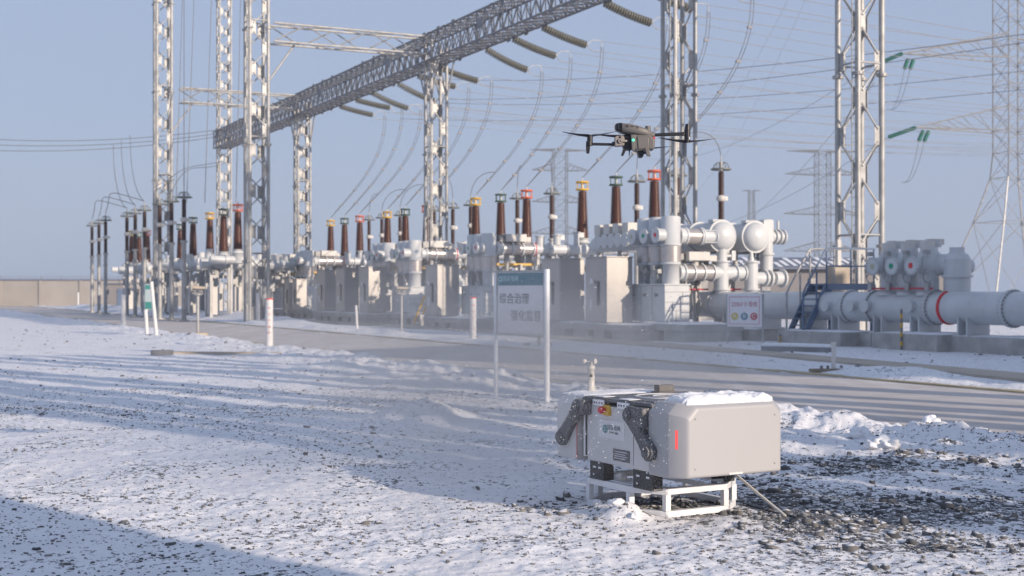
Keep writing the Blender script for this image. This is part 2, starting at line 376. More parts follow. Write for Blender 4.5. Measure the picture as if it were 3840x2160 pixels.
# loose stones on the snow: one mass nobody could count
def stones():
    t = (1+5**.5)/2
    ico = np.array([(-1,t,0),(1,t,0),(-1,-t,0),(1,-t,0),(0,-1,t),(0,1,t),(0,-1,-t),(0,1,-t),(t,0,-1),(t,0,1),(-t,0,-1),(-t,0,1)])/math.hypot(1, t)
    fc = np.array([(0,11,5),(0,5,1),(0,1,7),(0,7,10),(0,10,11),(1,5,9),(5,11,4),(11,10,2),(10,7,6),(7,1,8),(3,9,4),(3,4,2),(3,2,6),(3,6,8),(3,8,9),(4,9,5),(2,4,11),(6,2,10),(8,6,7),(9,8,1)])
    rng = np.random.default_rng(3)
    xs, ys, rs = [], [], []
    def scatter(n, y0, y1, r0, r1, keep):
        Y = np.sqrt(rng.uniform(y0*y0, y1*y1, n)); X = rng.uniform(-.42, .42, n)*Y
        r = r0*(r1/r0)**(rng.random(n)**2.2)
        k = keep(X, Y); xs.append(X[k]); ys.append(Y[k]); rs.append(r[k])
    clump = lambda X, Y: np.clip(.5+1.6*fbm(X*.55, Y*.55, 71, 3), .04, 1)
    off = lambda X, Y: ((X-O.x)*W.x+(Y-O.y)*W.y) < ROAD_N-.3
    scatter(36000, 7, 22, .006, .019, lambda X, Y: (rng.random(len(X)) < clump(X, Y)*.8) & off(X, Y))
    scatter(2600, 7, 30, .014, .042, lambda X, Y: (rng.random(len(X)) < clump(X, Y)*.7) & off(X, Y))
    scatter(42000, 7, 13.5, .010, .052, lambda X, Y: (rng.random(len(X)) < np.clip(bare(X, Y)-.14, 0, 1)**1.15*.62) & off(X, Y))
    scatter(700, 30, 60, .03, .06, lambda X, Y: (rng.random(len(X)) < .5))
    X = np.concatenate(xs); Y = np.concatenate(ys); R = np.concatenate(rs); n = len(X)
    Z = height(X, Y)
    ang = rng.uniform(0, 2*PI, n); sc = rng.uniform(.6, 1.25, (n, 3)); sc[:, 2] *= .72
    jit = 1+rng.uniform(-.38, .38, (n, 12, 1))
    p = ico[None]*jit*sc[:, None, :]*R[:, None, None]
    ca, sa = np.cos(ang)[:, None], np.sin(ang)[:, None]
    px = p[..., 0]*ca-p[..., 1]*sa; py = p[..., 0]*sa+p[..., 1]*ca
    v = np.stack([px+X[:, None], py+Y[:, None], p[..., 2]+Z[:, None]+R[:, None]*.08], -1).reshape(-1, 3)
    q = (fc[None]+12*np.arange(n)[:, None, None]).reshape(-1, 3)
    me = bpy.data.meshes.new('gravel_stones')
    me.vertices.add(len(v)); me.vertices.foreach_set('co', v.ravel()); me.loops.add(q.size); me.loops.foreach_set('vertex_index', q.ravel().astype(np.int32))
    me.polygons.add(len(q)); me.polygons.foreach_set('loop_start', np.arange(0, q.size, 3, dtype=np.int32)); me.update(calc_edges=True)
    m = bpy.data.materials.new('stone'); m.use_nodes = True; N = m.node_tree.nodes; L = m.node_tree.links; b = N['Principled BSDF']; b.inputs['Roughness'].default_value = .85
    ge = N.new('ShaderNodeNewGeometry'); cr = N.new('ShaderNodeValToRGB'); e = cr.color_ramp.elements
    e[0].color = (.06, .062, .07, 1); e[1].color = (.25, .25, .255, 1); k = e.new(.6); k.color = (.115, .118, .125, 1); k = e.new(.93); k.color = (.16, .15, .145, 1)
    L.new(ge.outputs['Random Per Island'], cr.inputs['Fac'])
    nz = N.new('ShaderNodeTexNoise'); nz.inputs['Scale'].default_value = 30
    sx = N.new('ShaderNodeSeparateXYZ'); L.new(ge.outputs['Normal'], sx.inputs[0])
    ad = N.new('ShaderNodeMath'); ad.operation = 'MULTIPLY_ADD'; L.new(nz.outputs['Fac'], ad.inputs[0]); ad.inputs[1].default_value = .9; L.new(sx.outputs['Z'], ad.inputs[2])
    mr = N.new('ShaderNodeMapRange'); mr.inputs['From Min'].default_value = 1.22; mr.inputs['From Max'].default_value = 1.36; mr.inputs['To Max'].default_value = .8; L.new(ad.outputs[0], mr.inputs['Value'])
    mx = N.new('ShaderNodeMix'); mx.data_type = 'RGBA'; L.new(mr.outputs['Result'], mx.inputs['Factor']); L.new(cr.outputs['Color'], mx.inputs['A']); mx.inputs['B'].default_value = (.75, .76, .8, 1)
    L.new(mx.outputs['Result'], b.inputs['Base Color'])
    me.materials.append(m)
    o = bpy.data.objects.new('gravel_stones', me); COL.objects.link(o)
    tag(o, 'loose grey gravel stones poking through the thin snow', 'gravel', kind='stuff')
stones()

# ---------------------------------------------------------------- lattice steel
def lattice_column(name, label, u, w, H, half=.45, leg=.085, pitch=2.24, ladder=True, group='lattice gantry columns', z0=0., plates=True):
    t = thing(name, label, 'lattice column', UW(u, w), ANG, group)
    cs = [(-half, -half), (half, -half), (half, half), (-half, half)]
    for x, y in cs:
        m = MB().cyl((x, y, z0), (x, y, H), leg, n=12)
        z = 3.2
        while z < H-1:
            m.cyl((x, y, z-.05), (x, y, z-.005), leg*1.9, n=12).cyl((x, y, z+.005), (x, y, z+.05), leg*1.9, n=12); z += 6.0
        m.build('leg', 'galv', t)
    br = MB(); pl = br
    for k in range(4):
        a, b = cs[k], cs[(k+1) % 4]
        ax = Vector((b[0]-a[0], b[1]-a[1], 0)).normalized(); nn = Vector((ax.y, -ax.x, 0))
        z = .5; side = k % 2
        while z < H-.6:
            z1 = min(z+pitch/2, H-.2)
            p, q = (a, b) if side == 0 else (b, a)
            sgn = 1 if side == 0 else -1
            A = Vector((*p, z+.22)) + ax*sgn*.17; B = Vector((*q, z1-.22)) - ax*sgn*.17
            if half > .4 and plates:
                br.cyl(A, B, .035, n=6)
                # angle-iron pair beside the tube, and the gusset plate at the foot of the strut
                pl.box(Vector((*p, z)) + ax*sgn*(leg+.10), (.24, .014, .66), Matrix(((ax.x, nn.x, 0), (ax.y, nn.y, 0), (0, 0, 1))))
                pl.cyl(A, A.lerp(B, .16), .055, n=6).cyl(A.lerp(B, .84), B, .055, n=6)
            else: br.bar(A, B, .04)
            z = z1; side = 1-side
        z = 3.6
        while z < H-.5:
            br.cyl((a[0], a[1], z), (b[0], b[1], z), .04, n=6); z += 6.0
    br.build('bracing_lattice', 'galv', t)
    if ladder:
        ld = MB()
        for dx in (-.2, .12): ld.cyl((-half-.16, -half+dx, z0), (-half-.16, -half+dx, H), .022, n=6)
        z = .4
        while z < H: ld.bar((-half-.16, -half-.2, z), (-half-.16, -half+.12, z), .012); z += .32
        ld.build('ladder', 'galv', t)
    return t

TW, TL = 4.84, -4.9
lattice_column('lattice_column', 'pale lattice column right behind the hovering drone', 5.7, TW, 15.6)
lattice_column('lattice_column', 'wide lattice column with round legs standing behind the long blue-grey tube', u_at(3224, 8.0), 8.0, 20, .53, .105, 2.63)
lattice_column('lattice_column', 'lattice column in mid picture with the sloping truss crossing its top', u_at(1635, TW), TW, 15.4)
lattice_column('lattice_column', 'slimmer lattice column under the lower half of the sloping truss', u_at(1134, TW), TW, 15.4, pitch=1.6)
lattice_column('lattice_column', 'lattice column at the far lower end of the sloping truss', 78.3, TW, 29, .5, .08, 1.6, False)
lattice_column('lattice_column', 'tall lattice column passing in front of the sloping truss', 29.9, TL-.38, 26, .48, .09, 2.1)
lattice_column('lattice_column', 'tall leftmost lattice column with a level truss branching from it', 54.1, TL-.36, 28, .49, .095, 2.1)

def truss(name, label, p0, p1, wid=1.3, hgt=1.45, pitch=1.0, r=.05, group=None, heavy=True):
    gm = 'galv_truss_shaded' if heavy else 'galv'
    p0, p1 = Vector(p0), Vector(p1); L_ = (p1-p0).length; d = (p1-p0).normalized()
    rz = math.atan2(d.y, d.x)
    t = thing(name, label, 'lattice beam', p0, rz, group)
    cs = [(-wid/2, 0), (wid/2, 0), (wid/2, hgt), (-wid/2, hgt)]
    ch = MB()
    for y, z in cs: ch.cyl((0, y, z), (L_, y, z), r*1.2, n=6)
    ch.build('chord', gm, t)
    br = MB(); n = max(2, int(L_/pitch)); st = L_/n; pl = br
    for k in range(4):
        a, b = cs[k], cs[(k+1) % 4]
        for i in range(n):
            x0, x1 = i*st, (i+1)*st
            q0, q1 = ((a, b) if i % 2 else (b, a))
            br.bar((x0, *q0), (x1, *q1), r*.75)
            if heavy: br.bar((x0, *a), (x0, *b), r*.8); br.bar((x0, *q1), (x1, *q0), r*.6)
            if heavy and (i*7+k*3) % 5 < 3: pl.box((x0, (q0[0]), q0[1]), (.42, .02, .30) if k % 2 else (.42, .30, .02))
            if heavy and k == 3 and i % 13 == 4: pl.box((x0+.4, wid/2*-1-.01, hgt*.55), (.85, .012, .55))
    br.build('bracing_lattice', gm, t)
    # struts spreading from the columns are built with the columns' ends
    return t
ZB = 14.28
truss('lattice_beam', 'long box truss sloping up across the sky from lower left to upper right', UW(79.5, TW, ZB), UW(-19, TW, ZB), group='gantry trusses')
truss('lattice_beam', 'pale level truss between the leftmost column and the sloping truss', UW(54.1, TL+.8, ZB+.3), UW(54.1, TW-.7, ZB+.3), .9, .95, 1.5, .05, 'gantry trusses', False)
truss('lattice_beam', 'pale truss at the top of the picture meeting the sloping truss above the middle column', UW(29.9, TL+.4, ZB+.3), UW(29.9, TW-.7, ZB+.3), .9, .95, 1.5, .05, 'gantry trusses', False)
for u, w, lab in ((54.1, TL-.36, 'leftmost column'), (29.9, TL-.38, 'column in front of the sloping truss')):
    m = MB()
    for dz in (-1.9,): m.cyl(UW(u, w+.5, ZB+dz), UW(u, w+2.0, ZB+.25), .06, n=6)
    tag(m.build('knee_brace', 'galv'), 'slanting knee brace between the %s and its truss' % lab, 'brace', 'knee braces under the trusses')
for u, lab in ((u_at(1635, TW), 'middle column in mid picture'), (u_at(1134, TW), 'slimmer column under the sloping truss')):
    t = thing('brace_frame', 'steel struts spreading out from the head of the %s' % lab, 'brace', UW(u, TW), ANG, 'spread struts under the sloping truss')
    for s in (-1, 1):
        m = MB()
        for x in (-.45, .45): m.cyl((x, s*.5, ZB-1.9), (x, s*1.5, ZB-.06), .055, n=6)
        m.build('strut', 'galv', t)

# ---------------------------------------------------------------- strings of insulators, conductors, droppers
STR = [48.6, 45.3, 42.0, 37.6, 34.4, 31.2, 24.9, 21.7, 18.5, 12.6, 9.4, 6.3]
WHERE = ['lowest and leftmost grey insulator string under the truss', 'second grey insulator string up along the truss, lying almost level', 'grey insulator string hanging above the two lowest ones',
         'grey insulator string just left of the middle lattice column', 'grey insulator string half hidden behind the middle lattice column', 'grey insulator string coming out right of the middle column head',
         'thick beige insulator string right of the sloping truss', 'thickest insulator string at the top edge, touching the sloping truss', 'insulator string above the picture edge beyond the truss',
         'insulator string above the drone out of view', 'insulator string over the drone tower out of view', 'insulator string nearest the drone tower, out of view']
DROP = [.48, .40, .85, .95, .5, .62, .95, .72, .7, .7, .7, .7]
def string_(u, lab, dr_=.6):
    a = UW(u, TW+.6, ZB-.05); L_ = 2.5
    pts = [a + W*(L_*k/20) - Vector((0, 0, dr_*1.35*(k/20) - dr_*.35*(k/20)**2)) for k in range(21)]
    t = thing('insulator_string', lab, 'insulator string', a, 0, 'strain insulator strings')
    rel = [p-a for p in pts]
    m = MB(); m.tube(rel, .045, 8)
    for k in range(1, 20):
        d = (rel[k+1]-rel[k-1]).normalized()
        m.lathe([(.05, -.045), (.19, -.035), (.20, -.01), (.06, .03)], rel[k], d, 14)
    m.build('disc_stack', 'glass_ins', t)
    e = rel[-1]; MB().tube([rel[0]-W*.5+Vector((0, 0, .12)), rel[0]], .03, 6).build('hook', 'galv', t); y = MB()
    y.tube([e+Vector((0, 0, .05)), e+W*.25+Vector((0, 0, .28)), e+W*.75+Vector((0, 0, .30)), e+W*.8, e+W*.75-Vector((0, 0, .28)), e+W*.25-Vector((0, 0, .24)), e+Vector((0, 0, -.05))], .022, 6)
    y.build('yoke', 'galv', t)
    return pts[-1] + W*.8
ENDS = [string_(u, l, d_) for u, l, d_ in zip(STR, WHERE, DROP)]

BUSH = []     # (u, w, colour)
def bx(x, w=6.0): return u_at(x, w)
B_TOP = 6.7
BX = [(1240, 'yellow'), (1292, 'green'), (1349, 'red'), (1453, 'yellow'), (1520, 'green'), (1600, 'red'), (1784, 'yellow'), (1878, 'green'), (1975, 'red'), (2184, 'yellow'), (2310, 'green'), (2454, 'red')]
BL = {0: 'left of the bare sky gap', 1: 'between the slim column and the mid picture column', 2: 'left of the mid picture column', 3: '', 4: '', 5: ''}
ins_prof = []
for k in range(30):
    z = k/30; r = .285-.085*z
    ins_prof += [(r-.035, z*2.15), (r+.02, z*2.15+.02), (r-.03, z*2.15+.045)]
def make_bushing(col, label):
    t = thing('bushing', label, 'bushing', (0, 0, 0), ANG, 'brown cone bushings with coloured cages')
    MB().lathe(ins_prof + [(.17, 2.15)], (0, 0, 4.05), n=20).build('insulator', 'porcelain', t)
    c = MB().ring((0, 0, 6.28), (0, 0, 1), .27, .04, 20, 6).ring((0, 0, 6.62), (0, 0, 1), .27, .045, 20, 6)
    for k in range(6):
        a = k*PI/3; c.cyl((.27*math.cos(a), .27*math.sin(a), 6.28), (.27*math.cos(a), .27*math.sin(a), 6.62), .02, n=6)
    c.lathe([(.02, 0), (.29, .0), (.29, .04), (.02, .05)], (0, 0, 6.60), n=20)
    c.lathe([(.12, 0), (.30, .0), (.30, .06), (.12, .06)], (0, 0, 6.24), n=20)
    c.build('cage', col, t)
    MB().cyl((0, 0, 6.2), (0, 0, 6.62), .07, n=12).cyl((0, 0, 6.65), (0, 0, 6.82), .03, n=8).build('terminal', 'white_paint', t)
    b = MB().lathe([(.30, 0), (.30, .55), (.36, .56), (.36, .62), (.30, .63), (.27, .72), (.33, .73), (.33, .78)], (0, 0, 3.27), n=24)
    b.cyl((-1.6, 0, 3.45), (.5, 0, 3.45), .235, n=20).cyl((.5, 0, 3.45), (.56, 0, 3.45), .30, n=20).cyl((-.75, 0, 3.45), (-.68, 0, 3.45), .30, n=20)
    b.build('base_tank', 'white_paint', t)
    for x in (-.45, .4):
        m = MB()
        for y in (-.28, .28): m.box((x, y, 1.62), (.12, .10, 3.1))
        m.box((x, 0, 3.1), (.10, .7, .12)); m.build('support_frame', 'galv', t)
    return t
groups = ['far group left of mid picture', 'group behind the middle lattice column', 'group above the large text sign', 'near group left of the drone tower']
protos = {}
for i, (x, col) in enumerate(BX):
    lab = 'brown tapered bushing with %s cage, %s' % (col, groups[i//3])
    u = bx(x); p = UW(u, 6.0)
    if col not in protos: protos[col] = make_bushing(col, lab); protos[col].location = p
    else: again(protos[col], lab, p)
    BUSH.append(p + Vector((0, 0, 6.82)))
# the far-left bays: same bushings, placed by their height
for x, ytop, col, lab in ((494, 864, 'yellow', 'leftmost yellow-caged bushing, far behind the thin dark poles'), (522, 868, 'green', 'green-caged bushing half hidden among the thin poles'), (553, 862, 'red', 'small red-caged bushing right of the thin pole trio'),
                          (676, 838, 'green', 'brown bushing close beside the tallest thin pole'), (724, 812, 'green', 'dark-caged brown bushing just right of the tallest thin pole'),
                          (787, 795, 'yellow', 'yellow-caged bushing left of the far tall lattice column'), (838, 780, 'green', 'green-caged bushing in front of the far tall lattice column'), (892, 763, 'red', 'red-caged bushing left of the column crossing the truss')):
    Y = (B_TOP-CH)*F/(HOR-ytop); p = P(x, HOR, Y); p.z = 0
    again(protos[col], lab, p)

# ---------------------------------------------------------------- thin arresters with rings
def make_arrester(label, dark=False, post_h=4.25):
    t = thing('surge_arrester', label, 'surge arrester', (0, 0, 0), ANG, 'thin brown insulators with grey rings')
    m = 'porcelain_dark'
    for z0 in (4.40, 5.62):
        pr = []
        for k in range(16): pr += [(.10, k*.066), (.145, k*.066+.02), (.105, k*.066+.045)]
        MB().lathe(pr + [(.08, 1.06)], (0, 0, z0), n=14).build('insulator', m, t)
    MB().lathe([(.1, 0), (.19, .06), (.21, .14), (.19, .22), (.1, .28)], (0, 0, 5.41), n=14).box((.22, 0, 5.55), (.12, .2, .18)).build('joint', 'warm_white', t)
    r = MB().ring((0, 0, 6.78), (0, 0, 1), .40, .045, 24, 6)
    for k in range(4):
        a = k*PI/2+.4; c, s_ = math.cos(a), math.sin(a)
        r.tube([(.40*c, .40*s_, 6.80), (.33*c, .33*s_, 6.98), (.2*c, .2*s_, 7.06), (.06*c, .06*s_, 7.06)], .02, 6)
        r.bar((.40*c, .40*s_, 6.78), (.05*c, .05*s_, 6.74), .02)
    r.build('grading_ring', 'grey_ring', t)
    MB().cyl((0, 0, 6.66), (0, 0, 7.1), .085, n=12).cyl((0, 0, 7.1), (0, 0, 7.35), .025, n=8).build('terminal', 'galv', t)
    MB().cyl((0, 0, 0), (0, 0, 4.3), .13, n=14).cyl((0, 0, 4.3), (0, 0, 4.42), .2, n=14).cyl((0, 0, 0), (0, 0, .06), .28, n=14).cyl((0, 0, 3.5), (0, 0, 3.56), .18, n=14).box((.16, 0, 1.6), (.12, .25, .4)).build('post', 'galv', t)
    return t
arr = make_arrester('tallest thin brown insulator with a grey ring, right of the drone tower')
arr.location = UW(u_at(2704, 9.0), 9.0)
ATOP = {2704: arr.location + Vector((0, 0, 7.35))}
for x, lab in ((2541, 'thin brown insulator seen through the drone tower legs'), (2388, 'thin ringed insulator between the green and the red cage near the drone'), (2069, 'thin ringed insulator between the red cage and the near yellow cage'),
               (1940, 'thin ringed insulator hidden close behind the red-caged bushing above the sign'), (1765, 'thin ringed insulator hidden behind the yellow-caged bushing above the post with red top'),
               (1698, 'thin ringed insulator just right of the middle lattice column'), (1628, 'thin insulator seen through the middle lattice column'), (1500, 'thin ringed insulator close left of the green-caged bushing'),
               (1432, 'thin ringed insulator behind the yellow cage left of the middle column'), (1384, 'thin ringed insulator between the red and the yellow cage left of the middle column')):
    o = again(arr, lab, UW(u_at(x, 9.0), 9.0)); ATOP[x] = o.location + Vector((0, 0, 7.35))
for x, yr, lab in ((345, 847, 'leftmost thin dark pole insulator of the far trio'), (371, 838, 'middle thin pole insulator of the far left trio'), (396, 826, 'right-hand thin pole insulator of the far left trio'),
                   (476, 811, 'left one of three thin ringed poles beside the sagging wires'), (507, 800, 'centre one of three thin ringed poles beside the sagging wires'), (542, 788, 'right one of three thin ringed poles beside the sagging wires'),
                   (599, 765, 'thin ringed pole in front of the leftmost lattice column'), (643, 755, 'thin ringed pole just right of the leftmost lattice column'), (690, 740, 'tallest thin ringed pole at left, beside brown bushings')):
    Y = (6.78-CH)*F/(HOR-yr); p = P(x, HOR, Y); p.z = 0
    o = again(arr, lab, p); ATOP[x] = p + Vector((0, 0, 7.35))

# droppers: twin wires from the yokes to the bushings
def dropper(a, b, lab, bulge, twin=.16, mid=None):
    d = Vector((a.x-b.x, a.y-b.y, 0))
    pts = bez(a, a - Vector((0, 0, (a.z-b.z)*.45)) + d*.02, b + d*.45 + Vector((0, 0, (a.z-b.z)*.28)), b, 28)
    m = MB(); off = W*twin/2 if twin else Vector((0, 0, 0))
    m.tube([p+off*(1-(i/28)**3) for i, p in enumerate(pts)], .016, 5)
    if twin: m.tube([p-off*(1-(i/28)**3) for i, p in enumerate(pts)], .016, 5)
    o = m.build('dropper_wire', 'wire_mat'); tag(o, lab, 'wire', 'twin dropper wires')
    for i in range(4, 27, 5): MB().box(pts[i], (.22, .08, .09), Matrix.Rotation(ANG, 3, 'Z')).build('spacer', 'wire_mat', o)
    return pts
names = ['leftmost cluster of bushings', 'bushings behind the middle column', 'bushings above the text sign', 'bushings beside the drone tower']
DP = []
for i in range(12):
    col = BX[i][1]
    DP.append(dropper(ENDS[i], BUSH[i], 'twin dropper wires curving down to the %s cage among the %s' % (col, names[i//3]), 1))
for i, x in ((2, 1384), (3, 1432), (4, 1500), (5, 1698), (6, 1765), (7, 1940), (8, 2069), (10, 2388), (11, 2704)):
    a = DP[i][22]; b = ATOP[x]
    top = (a+b)/2; top.z = max(a.z, b.z)+.5
    pts = bez(a, a.lerp(top, .8), Vector((b.x, b.y, b.z+1.0)).lerp(top, .2), b, 16)
    o = MB().tube(pts, .018, 5).build('jumper_wire', 'wire_mat')
    tag(o, 'arched wire ending on the %s' % {1384: 'ring between red and yellow cages left of the middle column', 1432: 'ring behind the yellow cage left of the middle column', 1500: 'ring close left of the green cage',
        1698: 'ring right of the middle column', 1765: 'ring behind the yellow cage above the post', 1940: 'ring behind the red cage above the sign', 2069: 'ring left of the near yellow cage', 2388: 'ring left of the red cage below the drone',
        2704: 'tallest ring right of the drone'}[x], 'wire', 'arched jumper wires')
# conductors running off to the right from each yoke, and lines crossing the sky
LINE = ['lowest insulator string', 'level string second from lowest', 'string above the two lowest', 'string just left of the middle column', 'string behind the middle column', 'string right of the middle column head',
        'thick beige string', 'thickest string at the top edge', 'string above the top edge', 'string above the drone', 'string over the drone tower', 'string nearest the drone tower']
cw = ['lowest', 'second lowest', 'third lowest', 'fourth', 'fifth', 'middle', 'seventh', 'eighth', 'ninth', 'upper', 'near upper', 'topmost']
for i, e in enumerate(ENDS):
    m = MB(); far = e + W*95 + U*(6 if i % 2 else -4) + Vector((0, 0, 2.5))
    for dz in (-.26, .26): m.tube(sagline(e+Vector((0, 0, dz)), far+Vector((0, 0, dz)), 1.6, 30), .014, 4)
    tag(m.build('overhead_line', 'wire_light'), 'pair of thin lines running right from the %s' % LINE[i], 'wire', 'overhead lines')
# lines that come towards the right foreground, higher than the gantry
for k, (xa, ya, Ya, xb, yb, Yb) in enumerate(((1660, 296, 120, 3900, 120, 55), (1640, 372, 120, 3900, 150, 60), (1650, 385, 125, 3900, 260, 70), (1500, 445, 130, 3900, 330, 75))):
    o = MB().tube(sagline(P(xa, ya, Ya), P(xb, yb, Yb), .8, 30), .02, 4).build('overhead_line', 'wire_light')
    tag(o, ['thin line rising to the upper right, highest of those crossing the others', 'thin rising line next below the highest crossing line', 'thin line rising gently behind the drone tower', 'lowest thin line rising gently to the right across the drone'][k], 'wire', 'overhead lines')
for k, (xa, ya, Ya, xb, yb, Yb) in enumerate(((3000, 160, 220, 2450, 720, 400), (3060, 160, 230, 2560, 760, 400), (3280, 560, 110, 2560, 900, 400))):
    o = MB().tube(sagline(P(xa, ya-250, Ya), P(xb, yb, Yb), 6, 30), .035, 4).build('overhead_line', 'wire_light')
    tag(o, ['faint slanting line left of the wide lattice column', 'faint slanting line, second left of the wide lattice column', 'faint line sagging out from the right-hand pylon'][k], 'wire', 'overhead lines')
# left side: three lines from the truss end to the left edge with droppers to the thin poles
le = UW(79.3, TW, ZB+.5)
for k, (y0, y1) in enumerate(((500, 486), (522, 500), (545, 512))):
    a = P(820, y1, 121.0); b = P(-200, y0+10, 121.0)
    o = MB().tube(sagline(a, b, .7, 20), .03, 5).build('overhead_line', 'wire_mat')
    tag(o, ['top one of three level lines at the left edge', 'centre one of three level lines at the left edge', 'lowest of three level lines at the left edge'][k], 'wire', 'overhead lines')
for k, (xa, ya, x) in enumerate(((425, 541, 476), (455, 524, 507), (488, 507, 542))):
    a = P(xa, ya, 121.0); b = ATOP[x]
    pts = bez(a, a-Vector((0, 0, 3.5)), a.lerp(b, .6)-Vector((0, 0, 2.2)), b, 20)
    o = MB().tube(pts, .028, 5).build('dropper_wire', 'wire_mat')
    tag(o, 'wire dropping from the level lines to the %s thin ringed pole of three' % ['left', 'centre', 'right'][k], 'wire', 'single dropper wires')
for k, (x0, x1) in enumerate(((345, 476), (371, 507), (396, 542))):
    a, b = ATOP[x0], ATOP[x1]; m_ = (a+b)/2
    pts = bez(a, a+Vector((.6, 0, 1.5)), b+Vector((-3.0, 0, .9)), b, 18)
    tag(MB().tube(pts, .025, 5).build('jumper_wire', 'wire_mat'), 'arched wire from the far left trio to the %s pole of the ringed three' % ['left', 'centre', 'right'][k], 'wire', 'arched jumper wires')
for k, (x0, xt, yt, Yt) in enumerate(((599, 832, 605, 113), (643, 832, 618, 113), (690, 690, 165, 90))):
    a = ATOP[x0]; b = P(xt, yt, Yt)
    pts = bez(a, a+Vector((1, 0, 2.0)), b-Vector((2.5, 0, .6)), b, 18) if k < 2 else sagline(a, b+Vector((0, 0, 4)), .0, 6)
    tag(MB().tube(pts, .025, 5).build('jumper_wire', 'wire_mat'), ['wire rising right from the thin pole before the leftmost column', 'wire rising right from the pole beside the leftmost column', 'straight wire hanging down onto the tallest thin pole'][k], 'wire', 'arched jumper wires')
for k, (xa, xb) in enumerate(((688, 660), (732, 700), (797, 768), (905, 885))):
    a = P(xa, -120, 92); b = P(xb, 760, 88)
    tag(MB().tube(sagline(a, b, .05, 8), .024, 5).build('hanging_wire', 'wire_mat'), ['hanging wire nearest the leftmost lattice column', 'second hanging wire right of the leftmost column', 'hanging wire left of the far tall column', 'hanging wire left of the column crossing the truss'][k], 'wire', 'long hanging wires')

